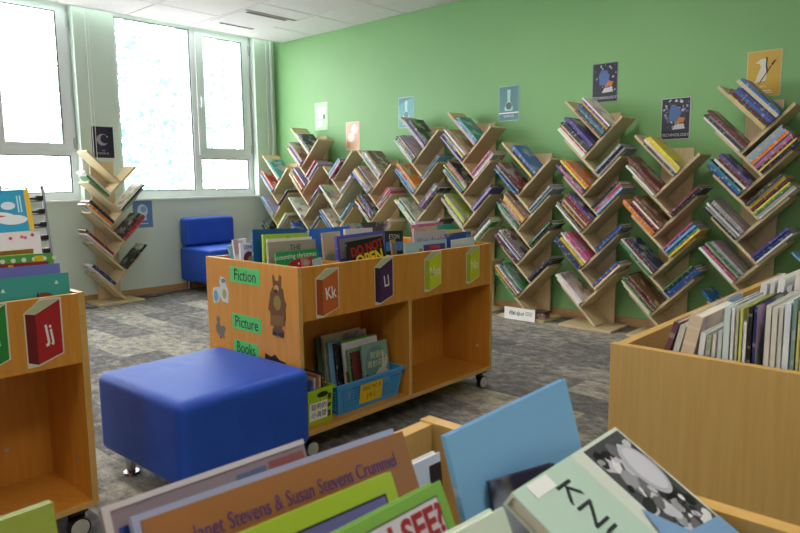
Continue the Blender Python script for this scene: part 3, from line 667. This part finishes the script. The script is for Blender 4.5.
G1 = 'picture books in the Fiction cart'
o, w, h = px_book((252.5, 229.5), (302, 228), -2.3925, .33, .012, 'b', 'plain deep blue picture book standing tallest behind the lime book', G1, '#1b5a9a', 3, plain=True)
o, w, h = px_book((263, 234.5), (309, 232.6), -2.3351, .30, .012, 'l', 'lime green picture book between blue and white ones', G1, '#a9cf3e', 3, plain=True)
lettering('title', 'Duck', .03, pm('#5e7a2a'), COVER, o, (w*.62, h-.025))
o, w, h = px_book((267, 239), (312, 236.5), -2.3112, .29, .008, 'w', 'white picture book edge just behind the tan cover', G1, None, 3, plain=True)
o, w, h = px_book((268, 242.4), (315.5, 239), -2.292, .28, .012, 'f', 'tan picture book with black title lettering in the Fiction cart', G1, '#a8a090', 3, plain=True)
lettering('title', 'THE', .034, pm('#2b2622'), COVER, o, (w*.55, h-.03)); lettering('title', 'SLEEP-OVER', .034, pm('#2b2622'), COVER, o, (w*.52, h-.066))
o, w, h = px_book((275.5, 253), (318, 248), -2.2394, .24, .010, 'g', 'bright green picture book with red spotted mushroom shape', G1, '#1d9a5a', 6, plain=True)
lettering('title', 'counting christmas', .03, pm('#d5efd9'), COVER, o, (w*.48, h-.022), sx=.95)
cover_patch(o, 'spotted_cap', [(w*.52+.075*math.cos(a), h-.085+.05*math.sin(a)) for a in [math.pi*i/16 for i in range(17)]] + [(w*.52-.075, h-.13), (w*.52+.075, h-.13)], '#a51f2e')
for k in range(14):
    a = random.Random(k+40); cover_patch(o, 'spot', disc(w*.52+a.uniform(-.055, .055), h-.085+a.uniform(-.02, .035), .005, n=8), '#f0e9e4', .0005)
px_book((302, 258), (314, 256), -2.0767, .22, .010, 'r', 'red picture book low in the front bin corner', G1, '#a8343c', 6)
px_book((313, 260), (322, 257), -2.0575, .21, .008, 's', 'pale blue thin book low in the front bin corner', G1, '#a9c3dc', 6)
for k, (p0, p1, xx, c, lab) in enumerate([((228, 246), (236, 243), -2.6222, '#7fb4cc', 'pale blue slim book at the window side of the Fiction bin'), ((233, 240), (246, 238), -2.5839, '#e6e6e6', 'white picture book at the window side of the Fiction bin'),
        ((240, 243), (257, 242), -2.5169, '#dfe4ea', 'white picture book with round fruit picture at the bin end'), ((257, 244), (266, 243), -2.4882, '#b3aad4', 'lavender picture book beside the white fruit cover')]):
    o, w, h = px_book(p0, p1, xx, .27, .012, 'w', lab, G1, c, 4, plain=(k != 1))
    if k == 2:
        cover_patch(o, 'picture', disc(w*.5, h-.07, w*.34, .03), '#7a2f2c'); cover_patch(o, 'picture', disc(w*.62, h-.085, w*.25, .025), '#b98a3e', .0004); lettering('title', 'LEHM', .022, pm('#2f3a46'), COVER, o, (w*.5, h-.02))
# second bin
px_book((309, 229), (350, 226), -2.3925, .32, .014, 'b', 'bright blue picture book standing behind the black cover', G1, '#2b6fd0', 3, plain=True)
px_book((322, 233), (340, 231), -2.2968, .29, .010, 'f', 'tan fruit-patterned picture book behind the black cover', G1, '#c9b48e', 4)
o, w, h = px_book((336, 236.5), (384, 230.5), -2.1724, .30, .018, 'p', 'wide violet-edged picture book directly behind the black cover', G1, '#5b55b8', 4, plain=True)
cover_patch(o, 'picture', rect(.012, w-.012, h-.1, h-.014), '#8f8f94')
px_book((345, 229), (374, 227.5), -2.2585, .30, .012, 'w', 'white thin picture book behind the violet-edged book', G1, '#e9e2e2', 3, plain=True)
px_book((345, 224), (390, 221), -2.4882, .33, .010, 'd', 'dark glossy picture book standing in the back row of the cart', G1, '#3b3f48', 3)
o, w, h = px_book((343, 243), (383, 235.5), -2.1102, .25, .012, 'k', 'black picture book with red and yellow block lettering', G1, '#121216', 8, plain=True)
R1 = pm('#b3201f'); Y1 = pm('#f0d21c')
lettering('title', 'DO NOT', .056, R1, COVER, o, (w*.52, h-.042), bold=.0015, rot=.1, sx=.9); lettering('title', 'OPEN', .07, Y1, COVER, o, (w*.55, h-.09), bold=.0025, rot=.06, sx=.95)
o, w, h = px_book((385, 231), (403, 230.5), -2.2585, .28, .014, 'k', 'black picture book with white capital lettering beside a blue cover', G1, '#17181b', 3, plain=True)
lettering('title', 'ETON', .032, pm('#d7d9c8'), COVER, o, (w*.5, h-.03), sx=.9)
cover_patch(o, 'picture', rect(.004, w-.004, h-.1, h-.055), '#3a86c8')
px_book((386, 241), (396, 239), -2.1532, .25, .01, 'f', 'tan spined picture book beside the second bin divider', G1, '#b0905a', 5)
# third and fourth bins
px_book((415, 221.5), (443, 220.5), -2.3925, .35, .012, 'w', 'white picture book at the back of the Mm bin', G1, '#dcdde0', 3, plain=True)
px_book((412, 225), (452, 221), -2.3351, .33, .01, 'i', 'pink-topped picture book in the Mm bin', G1, '#cf5a94', 3)
px_book((414, 228), (447, 224.5), -2.2777, .32, .01, 'y', 'yellow and black picture book in the Mm bin', G1, '#cdb98a', 3)
px_book((439, 225), (466, 222.5), -2.2585, .31, .012, 'g', 'sea green picture book in the Nn bin', G1, '#2f9a80', 3, plain=True)
px_book((441, 230), (468, 228.5), -2.2011, .29, .01, 'c', 'pale yellow picture book in the Nn bin', G1, '#e0d08c', 4, plain=True)
o, w, h = px_book((413.5, 232.5), (446, 229), -2.1198, .29, .01, 'v', 'pinkish-grey picture book with purple handwritten title', G1, '#c6bcc8', 5, plain=True)
lettering('title', 'Wide Awake', .05, pm('#7a5a9c'), COVER, o, (w*.5, h-.05), sx=.82, shear=.15)
o, w, h = px_book((446, 234), (471, 231), -2.1054, .26, .01, 'b', 'cobalt blue picture book with small pale shapes', G1, '#2f4aa0', 6)
o, w, h = px_book((405, 243), (447, 239), -2.0671, .23, .01, 's', 'pale blue picture book with a purple and red badge', G1, '#a9cbe0', 6, plain=True)
cover_patch(o, 'badge', rect(w*.42, w*.95, h-.075, h-.018), '#5a3590'); cover_patch(o, 'badge_stripe', rect(w*.55, w*.82, h-.04, h-.025), '#d0343c', .0005); cover_patch(o, 'picture', disc(w*.35, h-.05, .014, .02), '#c08070')
px_book((452, 240), (474, 237), -2.0623, .23, .01, 'w', 'white and sky blue picture book at the Nn bin front', G1, '#c9dcea', 6, plain=True)

# Jj cart
G2 = 'picture books in the Jj cart'
o, w, h = px_book((-30, 282), (72, 272), -2.1389, .27, .012, 't', 'teal picture book with a small red-capped figure', G2, '#3aa29c', 6, plain=True)
cover_patch(o, 'picture', disc(w*.72, h-.075, .028, .022), '#7a3f34'); cover_patch(o, 'picture', [(w*.62, h-.075), (w*.64, h-.078), (w*.66, h-.055), (w*.645, h-.05)], '#3a2a2a', .0004)
for sx_, sz_ in ((.86, .03), (.5, .085), (.3, .04)): cover_patch(o, 'star', [(w*sx_-.006, h-sz_), (w*sx_, h-sz_-.002), (w*sx_+.006, h-sz_), (w*sx_, h-sz_+.011)], '#dff0ea')
px_book((-32, 271), (61, 263), -2.1915, .29, .012, 'v', 'periwinkle blue picture book behind the teal cover', G2, '#7077c8', 5, plain=True)
px_book((-30, 274), (76, 271.5), -2.21 if False else -2.30, .26, .004, 'w', 'white paper edge peeking out beside the teal cover', G2, '#e4e4e0', 5, plain=True, w=.2) if False else None
o, w, h = px_book((-36, 267), (49, 261), -2.2202, .30, .008, 'r', 'dark red picture book edge with a yellow sticker', G2, '#9c2334', 4, plain=True)
cover_patch(o, 'sticker', rect(w*.5, w*.56, h-.022, h-.004), '#e0c62c')
o, w, h = px_book((-40, 260), (53.5, 252.5), -2.2537, .32, .014, 'g', 'green picture book with a row of white dots', G2, '#52a845', 4, plain=True)
for k in range(9): cover_patch(o, 'dot', disc(.02+k*.03, h-.016, .007, n=12), '#e4efdc')
cover_patch(o, 'sticker', rect(w-.055, w-.028, h-.024, h-.006), '#e8d21e', .0005)
o, w, h = px_book((-30, 254), (34, 248.5), -2.4116, .34, .012, 'l', 'lime picture book with brown top band in the rear bin', G2, '#a8cf30', 3, plain=True)
cover_patch(o, 'band', rect(0, w, h-.014, h), '#96622c')

# right cart: books with spines towards the open end, then a second row
G3 = 'white-spined books in the end-panel cart'
def spine_row(specs, y, zfloor=.586):
    for k, (pxs, pxe, ty, tilt, c, lab, plain) in enumerate(specs):
        a = px(pxs, 356, 'y', y); b_ = px(pxe, 356, 'y', y); top = px((pxs+pxe)/2, ty, 'y', y).z
        t = max(.004, b_.x-a.x-.0008); h = (min(.31, top-zfloor) - t*math.sin(math.radians(tilt)))/math.cos(math.radians(tilt))-.001; w = .22
        # tilt: degrees the top leans towards +x
        zd = Vector((math.sin(math.radians(tilt)), 0, math.cos(math.radians(tilt))))
        _, _, (w, h, t) = book_mesh(w, h, t)
        m = frame_book((0, 0, 0), (0, 1, 0), zd)
        zz = top - h*zd.z - (t*math.sin(math.radians(tilt)) if tilt > 0 else 0)
        foot = Vector((b_.x, y, zz)) - zd*0
        off = zd*((CT-zz)/zd.z); m.translation = Vector((max(b_.x - off.x, -.5485+t), y, zz+.001))
        d = dict(name='picture_book', mw=m, w=w, h=h, t=t, col=lin(c), label=lab, group=G3, plain=plain, prio=0, cat='book')
        make_book(d)
spine_row([(664, 670, 321, 16, '#6e4450', 'maroon picture book leaning first in the row', False),
           (672.5, 679, 325, 13, '#c9c7c0', 'short grey-white book leaning second in the row', True),
           (680.5, 694, 314, 11, '#d8c3aa', 'thick cream book with red-spotted worn spine', False),
           (697, 703.5, 333, 5, '#dedfe4', 'short white book right of the cream spine', True),
           (704.5, 709.5, 335, 3, '#9aa58e', 'grey-green short thin book', True),
           (710.5, 714.5, 334, 3, '#d6d3cb', 'off-white short thin book beside grey-green spine', True),
           (715.5, 720.5, 331, 2, '#c4c8cf', 'pale grey short book beside the taller ones', True),
           (721.5, 728, 307, 0, '#cfdfe0', 'tall white book with a green upper cover', False),
           (729, 732.5, 309, 0, '#e2e3e6', 'tall plain white slim book', True),
           (733.3, 736.5, 310, 0, '#b9bf9a', 'tall sage slim book', True),
           (737.3, 740.5, 309, 0, '#cdcf6c', 'tall yellow-green slim book', True),
           (741.2, 745, 322, 0, '#d9dbe2', 'shorter white book before the black spine', True),
           (745.8, 750, 308, 0, '#1c1b20', 'black spined slim book', True),
           (751, 755, 307, 0, '#262b66', 'navy picture book with large dark cover at the divider', False)], 1.288)
spine_row([(762.5, 768.5, 306, 0, '#d6d6cf', 'worn white spine first past the divider', True), (769.2, 775, 308, 0, '#d9d7ce', 'worn white spine second past the divider', True),
           (775.8, 780.5, 307, 0, '#cfcfc8', 'worn white spine third past the divider', True), (781.3, 788, 304, 0, '#dfe6ee', 'bright white spine with pale blue cover', True),
           (789, 794, 300, 0, '#7f9a94', 'grey-teal spine past the divider', True), (795, 798.5, 312, 0, '#cfc774', 'short yellowish spine past the divider', True),
           (799.2, 806, 300, 0, '#d8d3d0', 'off-white spine at the edge of view', True), (807, 813, 302, 0, '#c7b9a9', 'beige spine after the off-white one', True)], 1.288)
# second row behind: tops seen over the first row
for k, (x0, dx, top, c) in enumerate([(-0.4211, 0.0134, 0.8568, '#dfe0e2'), (-0.4019, 0.0096, 0.8616, '#cfcfd2'), (-0.3866, 0.0134, 0.8731, '#e6e6e4'), (-0.3675, 0.0086, 0.8568, '#b9bfc8'), (-0.3541, 0.0124, 0.8827, '#e2dfda'), (-0.3349, 0.0115, 0.8788, '#d0d4da'),
        (-0.3177, 0.0096, 0.898, '#8f9aa6'), (-0.3024, 0.0134, 0.9047, '#5a8fc4'), (-0.2833, 0.0115, 0.8903, '#6b5a58'), (-0.266, 0.0115, 0.8999, '#c8c0b0')]):
    _, _, (w, h, t) = book_mesh(.21, top+.028-.587, dx)
    m = frame_book((x0+dx, 1.652, .587), (0, 1, 0), (.06, 0, 1))
    make_book(dict(name='picture_book', mw=m, w=w, h=h, t=t, col=lin(c), label='pale thin book, %s along the second row behind the white spines' % (ORD[k] if k else 'first'), group=G3, plain=True, prio=0, cat='book'))
_, _, (w, h, t) = book_mesh(.23, px(695, 298, 'y', 1.68).z-.592, .01)
make_book(dict(name='picture_book', mw=frame_book((-.525, 1.665, .588), (0, 1, 0), (.10, 0, 1)), w=w, h=h, t=t, col=lin('#8fb4dc'), label='pale blue book leaning at the cart side behind the cream spine', group=G3, plain=True, prio=0, cat='book'))

# foreground cart
G4 = 'large picture books in the nearest cart'
def top_book(tl, tr, z0, z1, h, t, color, label, lean, plain=True):
    a, c = px(*tl, 'z', z0), px(*tr, 'z', z1)
    z = Vector((-math.sin(math.radians(lean)), 0, math.cos(math.radians(lean))))
    m = frame_book(a, c-a, z); _, _, (w, h, t) = book_mesh((c-a).length, h, t); m.translation = a - m.col[2].xyz*h
    return make_book(dict(name='picture_book', mw=m, w=w, h=h, t=t, col=lin(color), label=label, group=G4, plain=plain, prio=0, cat='book')), w, h
o, w, h = top_book((100, 508), (305, 438), 0.8616, 0.8616, 0.2584, .006, '#8f7f88', 'clear plastic wrapped picture book with blue and pink cover', 26)
o['label'] = 'plastic-wrapped picture book with blue and reddish patches'
cover_patch(o, 'plastic_rim', rect(0, w, h-.005, h), '#cfc8cc', .001); cover_patch(o, 'plastic_rim', rect(0, .006, 0, h-.005), '#cfc8cc', .001); cover_patch(o, 'picture', rect(.01, w*.55, h-.13, h-.02), '#33489c'); cover_patch(o, 'picture', rect(w*.6, w*.76, h-.1, h-.012), '#5b6a8c', .0002); cover_patch(o, 'picture', rect(w*.78, w*.98, h-.12, h-.01), '#8c5050', .0003)
cover_patch(o, 'picture', [(w*.1, h-.06), (w*.4, h-.05), (w*.42, h-.035), (w*.12, h-.04)], '#7b74a8', .0005)
px_w = px(143, 520, 'z', .85)
o, w, h = top_book((131, 517), (396, 427), 0.855, 0.855, 0.2584, .010, '#aab4d8', 'pale blue-edged picture book hugging the brown cover', 26)
o, w, h = top_book((143, 520), (405, 430), 0.8616, 0.8616, 0.2488, .008, '#a06a38', 'brown picture book with purple authors lettering', 26)
lettering('title', 'Janet Stevens & Susan Stevens Crummel', .0195, pm('#5b3a7c'), COVER, o, (w*.53, h-.024), sx=.68)
o, w, h = top_book((235, 535), (394, 470), 0.854, 0.854, 0.2392, .008, '#a9c332', 'lime bordered picture book with purple panel', 26)
cover_patch(o, 'panel', rect(.0, w-.013, 0, h-.016), '#2b2540'); cover_patch(o, 'panel', rect(.0, w-.015, 0, h-.018), '#6f6aa8', .0005)
o, w, h = top_book((306, 549), (441, 480), 0.866, 0.866, 0.2392, .014, '#7db04a', 'green framed picture book with red question title', 26)
cover_patch(o, 'panel', rect(.008, w-.010, 0, h-.009), '#3d5a3a'); cover_patch(o, 'panel', rect(.0095, w-.0115, 0, h-.0105), '#d5d2dc', .0004)
lettering('title', 'I SEE?', .032, pm('#a02530'), COVER, o, (w*.71, h-.027), sx=.85, bold=.001, z=.0014)
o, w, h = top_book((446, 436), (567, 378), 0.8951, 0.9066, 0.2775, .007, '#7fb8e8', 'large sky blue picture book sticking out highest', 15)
cover_patch(o, 'print_shade', rect(0, w, 0, h*.42), '#70a9da')  # slightly darker blue patch, shading painted onto the lower cover
o, w, h = top_book((410, 466), (440, 452), 0.8138, 0.8138, 0.2105, .01, '#dcdce4', 'white thin book low in the cart corner', 6)
cover_patch(o, 'dark_strip', rect(w*.6, w, 0, h-.01), '#2a2226')
# mint book, dark torn sleeve and the white and photo cover lying on top
o, w, h = top_book((450, 536), (505, 506), 0.874, 0.874, 0.2297, .016, '#d3e4d4', 'pale mint picture book in front of the sky blue one', 26)
o, w, h = top_book((490, 482), (558, 462), 0.848, 0.85, 0.09, .006, '#2c2a44', 'dark torn-edged picture book before the sky blue one', 15, plain=False)
# photo book lying tilted: solve corner heights for a right angle
kr = fwd + rgt*((511.2-400)/F_PX) + upv*((266.5-493)/F_PX); kt_ = fwd + rgt*((616-400)/F_PX) + upv*((266.5-426.4)/F_PX)
wd = Vector((.86, .02, -.52)); KL = CAM + kr*.545; KT_ = CAM + kt_*(.545*kr.dot(wd)/kt_.dot(wd))
hd = KT_-KL; kh = hd.length
m = frame_book(KL, wd, hd)
kn = make_book(dict(name='picture_book', mw=m, w=.2, h=kh, t=.014, col=lin('#d5ded4'), label='mint and black photo book with a round seal lying on top', group=G4, plain=True, prio=0, cat='book'))
kw, kh, kt = kn['dims']
cover_patch(kn, 'band', rect(0, kw, 0, kh*.50), '#bcd6c8')
cover_patch(kn, 'photo', rect(0.004, kw, kh*.60, kh-.004), '#4a4a50')
r = random.Random(4)
for k in range(150):
    x, y, s = r.uniform(.02, kw-.01), r.uniform(kh*.63, kh-.014), r.uniform(.003, .013)
    cover_patch(kn, 'photo_fleck', disc(x, y, s, s*r.uniform(.3, .9), 7, r.uniform(0, 3)), r.choice(['#9a9aa4', '#2a2a2e', '#c3c3cc', '#6c6c74', '#17171a', '#e0e0e4']), .0004+k*2e-6)
cover_patch(kn, 'seal', disc(.05, kh*.86, .032, .022, 28), '#b9b9c8', .0012); cover_patch(kn, 'seal_core', disc(.05, kh*.86, .027, .018, 28), '#cfcfda', .0017)
cover_patch(kn, 'ribbon', [(.075, kh*.56), (.10, kh*.52), (.15, kh*.62), (.165, kh*.985), (.125, kh*.985), (.115, kh*.70)], '#7fa4d0', .0022)
cover_patch(kn, 'ribbon', [(.15, kh*.47), (.18, kh*.47), (.2, kh*.75), (.23, kh*.985), (.195, kh*.985), (.17, kh*.75)], '#7fa4d0', .0026)
cover_patch(kn, 'spine_label', rect(.002, .016, .02, .055), '#eef0ee', .0006)
lettering('title', 'KNUT', .036, pm('#2e3338'), COVER, kn, (.014, kh*.28), sx=1.0, z=.0012, align='LEFT')
# small lime book at the near left
o, w, h = top_book((-30, 531), (58, 500), 0.8616, 0.8616, 0.2297, .01, '#9db04a', 'olive green picture book leaning at the cart side', 10, plain=False)

# ------------------------------------------------------------------ baskets on the lower shelf
def basket(loc, L, Dp, H, m, label, cell, bar, solid, name='basket', tp=.02, hole=None):
    """tapered perforated tub; local y along the shelf, +x towards the aisle"""
    t = thing(name, label, 'basket', loc)
    c = [(tp, tp), (Dp-tp, tp), (Dp-tp, L-tp), (tp, L-tp)]; C = [(0, 0), (Dp, 0), (Dp, L), (0, L)]
    MB().box(tp, Dp-tp, tp, L-tp, 0, .004).build('bottom', m, t)
    for k in range(4):
        a, b_ = Vector((*c[k], 0)), Vector((*c[(k+1) % 4], 0)); A, B_ = Vector((*C[k], H)), Vector((*C[(k+1) % 4], H))
        nrm = ((b_-a).cross(A-a)).normalized()
        def P(u, v): return (a.lerp(b_, u)).lerp(A.lerp(B_, u), v)
        b = MB()
        def quad(u0, u1, v0, v1):
            q = [P(u0, v0), P(u1, v0), P(u1, v1), P(u0, v1)]; i = len(b.v); b.v += [p_+nrm*.0012 for p_ in q] + [p_-nrm*.0012 for p_ in q]
            b.f += [tuple(i+j for j in f) for f in ((0,1,2,3),(7,6,5,4),(0,4,5,1),(1,5,6,2),(2,6,7,3),(3,7,4,0))]
        ln = (B_-A).length
        quad(0, 1, 0, .14); quad(0, 1, .84, 1); quad(0, .05, .14, .84); quad(.95, 1, .14, .84)
        s0, s1 = (solid if k == 1 else (.5, .5))
        if s1 > s0: quad(s0, s1, .14, .84)
        n = max(2, int(ln*.9/cell)); nv = max(2, int(H*.7/cell))
        for j in range(1, n):
            u = .05+.9*j/n
            if not (s0 < u < s1): quad(u-bar/ln/2, u+bar/ln/2, .14, .84)
        for j in range(1, nv):
            v = .14+.7*j/nv; dv = bar/H/2
            quad(.05, s0 if s1 > s0 else .95, v-dv, v+dv)
            if s1 > s0: quad(s1, .95, v-dv, v+dv)
        b.build('side_wall', m, t)
    e = .009; b = MB()
    b.box(-e, Dp+e, -e, .003, H-.004, H+.008).box(-e, Dp+e, L-.003, L+e, H-.004, H+.008).box(-e, .003, .003, L-.003, H-.004, H+.008).box(Dp-.003, Dp+e, .003, L-.003, H-.004, H+.008)
    b.build('rim', m, t)
    return t
SH = CB+.0205
M_BB = mat('blue_basket_plastic', '#43a2e8', .35); M_GB = mat('green_basket_plastic', '#a9d41e', .35)
bb = basket((-2.325, 1.832, SH), .415, .273, .13, M_BB, 'sky blue perforated plastic basket with yellow label on the cart shelf', .0115, .0052, (.33, .68))
FRB = frame((.2575+.0025, .137, .02), (0, 1, 0), (.148, 0, .989))
lb = flat('basket_label', rect(0, .142, 0, .092), mat('yellow_card', '#e0bd1e', .5), FRB, bb, t=.0006, label='yellow paper label')
lettering('label_letters', 'ENG. PIC. B', .026, pm('#4a3c12'), FRB, lb, (.074, .068), sx=.86); lettering('label_letters', 'J K L', .032, pm('#4a3c12'), FRB, lb, (.074, .03), sx=.85)
gb = basket((-2.315, 1.66, SH), .148, .26, .144, M_GB, 'lime green plastic basket with white label on the cart shelf', .026, .014, (.06, .76), tp=.006)
FRG = frame((.2572, .02, .02), (0, 1, 0), (.04, 0, 1))
lb = flat('basket_label', rect(0, .096, 0, .077), M_WHITE, FRG, gb, t=.0006, label='white paper label')
lettering('label_letters', '聪明的', .028, INK, FRG, lb, (.05, .056)); lettering('label_letters', '小海狸', .028, INK, FRG, lb, (.05, .022))
flat('hand_hole', disc(.07, .105, .03, .012), mat('basket_dark', '#2b2f14', .7), FRG, gb, z=.0, t=.0004)
G5 = 'books in the blue basket'
zb_ = SH+.006
def basket_book(tl, tr, xp, t, color, label, lean=7, plain=True, group=G5):
    a, c = px(*tl, 'x', xp), px(*tr, 'x', xp); h = (a.z-zb_)/math.cos(math.radians(lean)); a.y = max(a.y, 1.855); c.y = min(c.y, 2.224)
    z = Vector((-math.sin(math.radians(lean)), 0, math.cos(math.radians(lean))))
    _, _, (w, h, t) = book_mesh(abs(c.y-a.y), h-.005, t); m = frame_book(a, (0, 1, 0), z); m.translation = a-m.col[2].xyz*h
    return make_book(dict(name='picture_book', mw=m, w=w, h=h, t=t, col=lin(color), label=label, group=group, plain=plain, prio=0, cat='book')), w, h
o, w, h = basket_book((361, 346), (402, 338.5), -2.1293, .012, '#7ea29c', 'grey-teal picture book with pale title and long-eared animal, front in basket')
cover_patch(o, 'picture_disc', disc(w*.52, h-.1, .075, .085, 28), '#68908c')
lettering('title', '我爸的', .034, pm('#d5dca0'), COVER, o, (w*.58, h-.058)); lettering('title', '奇妙花园', .034, pm('#d5dca0'), COVER, o, (w*.56, h-.098))
cover_patch(o, 'animal', [(w*.4, .1), (w*.6, .125), (w*.78, .14), (w*.85, .12), (w*.95, .1), (w*.95, .05), (w*.5, .06)], '#cfc3ae', .0005)
cover_patch(o, 'animal_ear', [(w*.72, .13), (w*.77, .2), (w*.81, .2), (w*.79, .13)], '#d9cfbc', .0006); cover_patch(o, 'animal_ear', [(w*.8, .13), (w*.9, .19), (w*.93, .175), (w*.87, .12)], '#d9cfbc', .0006)
cover_patch(o, 'red_figure', disc(w*.12, .095, .012, .02, 10), '#8a2f3a', .0005)
basket_book((351, 353), (390, 344), -2.1532, .008, '#6e3330', 'dark red spined book just behind the grey-teal cover')
basket_book((347, 350), (386, 341), -2.1705, .007, '#7fae82', 'soft green book behind the red spine')
o, w, h = basket_book((342, 344), (383, 336), -2.1963, .010, '#e2e0e6', 'white picture book with orange title strip in the basket')
cover_patch(o, 'title_strip', rect(w*.4, w*.75, h-.05, h-.035), '#d9a23c'); cover_patch(o, 'picture', rect(.004, w-.004, .04, h*.5), '#b08a3a')
basket_book((341, 341.5), (377, 334.5), -2.2107, .006, '#6cb84a', 'bright green book edge above the white picture book')
basket_book((334, 344), (345, 342), -2.225, .010, '#2a2526', 'black and brown spined book in the basket middle', plain=False)
basket_book((327.5, 343), (340, 341), -2.2442, .010, '#8cbce4', 'light blue and white spined book in the basket')
basket_book((323, 338.5), (366, 332), -2.27, .008, '#b9b8a8', 'grey-cream tall picture book in the basket back', plain=False)
basket_book((321, 336), (360, 329), -2.2853, .006, '#c9c7bb', 'pale tall picture book, rearmost but one in the basket')
basket_book((316, 339), (330, 336), -2.2987, .008, '#4d6a3c', 'dark green book rearmost in the basket')
for k, (c, h) in enumerate([('#8d94a0', .19), ('#b9b2a0', .2), ('#3a48a0', .175), ('#4a58b0', .178), ('#c8c8c4', .185), ('#b56a6a', .19), ('#c9b890', .19), ('#5a2f40', .195)]):
    _, _, (w, hh, t) = book_mesh(.16, h, .010)
    make_book(dict(name='small_book', mw=frame_book((-2.085, 1.678+.0145*k, SH+.006), (-1, 0, 0), (0, .02, 1)), w=w, h=hh, t=t, col=lin(c),
        label='small thin book, %s from the cart end in the lime basket' % (ORD[k] if k else 'first'), group='small books in the lime basket', plain=True, prio=0, cat='book'))

# ------------------------------------------------------------------ magazine rack behind the Jj cart
rk = thing('magazine_rack', 'grey wire magazine rack with black clips behind the Jj cart', 'rack', (-3.2, .62, 0))
def rp(y, z): return (-.16*z, y, z)
for yv in (0, .562): MB().tube(rp(yv, 0), rp(yv, 1.115), .008, n=10).build('post', mat('rack_grey', '#9a97a2', .35, metal=.6), rk)
for k in range(6): MB().tube(rp(0, 1.105-.061*k), rp(.562, 1.105-.061*k), .0035, n=8).build('wire', MATS['rack_grey'], rk)
for k in range(5):
    c = MB().box(-.012, .012, -.03, .0, -.011, .011, Matrix.Translation(rp(.557, 1.058-.061*k))).tube(Vector(rp(.467, 1.056-.061*k))+Vector((.008, 0, 0)), Vector(rp(.537, 1.056-.061*k))+Vector((.008, 0, 0)), .004, .006, 8)
    c.build('clip', M_BLACK, rk)
MB().box(-.02, .2, -.01, .015, 0, .012).build('foot', MATS['rack_grey'], rk); MB().box(-.02, .2, .55, .575, 0, .012).build('foot', MATS['rack_grey'], rk)
o, w, h = px_book((-70, 193), (28.5, 189), -3.345, .19, .012, 's', 'sky blue picture book with yellow spine strip clipped on the wire rack', 'picture books on the wire rack', '#2a9ac4', 9, plain=True)
cover_patch(o, 'yellow_strip', rect(w-.022, w, 0, h), '#e0b83a')
cover_patch(o, 'cloud', disc(w*.62, h*.35, .07, .025), '#e9edf0'); cover_patch(o, 'cloud', disc(w*.78, h*.28, .06, .022), '#dfe8f0', .0003); cover_patch(o, 'cloud', disc(w*.75, h*.62, .03, .018), '#cfe6f0', .0002)
cover_patch(o, 'red_wing', [(w*.35, h*.3), (w*.6, h*.42), (w*.72, h*.38), (w*.5, h*.3)], '#c0504a', .0006); cover_patch(o, 'figure', disc(w*.5, h*.5, .018), '#d9b98a', .0006)
for k in range(2): cover_patch(o, 'print_line', rect(w-.045-.012*k, w-.039-.012*k, h*.45, h*.85), '#bfe0ea', .0004)
o, w, h = px_book((-70, 235.5), (40, 231.5), -3.30, .11, .01, 'w', 'white flowered picture book on the lower tier of the wire rack', 'picture books on the wire rack', '#dcdadc', 9, plain=True)
for k in range(9):
    r = random.Random(k); cover_patch(o, 'flower', disc(w*r.uniform(.3, .95), h*r.uniform(.35, .9), .008, n=8), r.choice(['#b0406a', '#6a5ab0', '#c9a060', '#c06a8a']))

# ------------------------------------------------------------------ tree books: the largest as objects, the small rest in one mesh
MAX_BOOKS = 235
BOOKS.sort(key=lambda d: -d['prio'])
for d in BOOKS[:MAX_BOOKS]: make_book(d)
rest = BOOKS[MAX_BOOKS:]
if rest:
    mv, mf, mc, mm = [], [], [], []
    for d in rest:
        cm, pm_, _ = book_mesh(d['w'], d['h'], d['t'])
        for me, col, mi in ((cm, d['col'], 0), (pm_, (.8, .78, .7), 1)):
            k = len(mv); mv += [tuple(d['mw'] @ v.co) for v in me.vertices]; mc += [(*col, 1)]*len(me.vertices)
            mf += [tuple(k+i for i in p.vertices) for p in me.polygons]; mm += [mi]*len(me.polygons)
    me = bpy.data.meshes.new('small_books'); me.from_pydata(mv, [], mf); me.update()
    at = me.color_attributes.new('book_colour', 'FLOAT_COLOR', 'POINT')
    for i, c in enumerate(mc): at.data[i].color = c
    me.materials.append(M_MASS); me.materials.append(M_PAGE)
    for p, i in zip(me.polygons, mm): p.material_index = i
    link('small_books', me, None, label='many slim books filling the lesser gaps of the tree bookshelves', category='books', kind='stuff')
print('BOOKS queued', len(BOOKS), 'rest', len(rest))
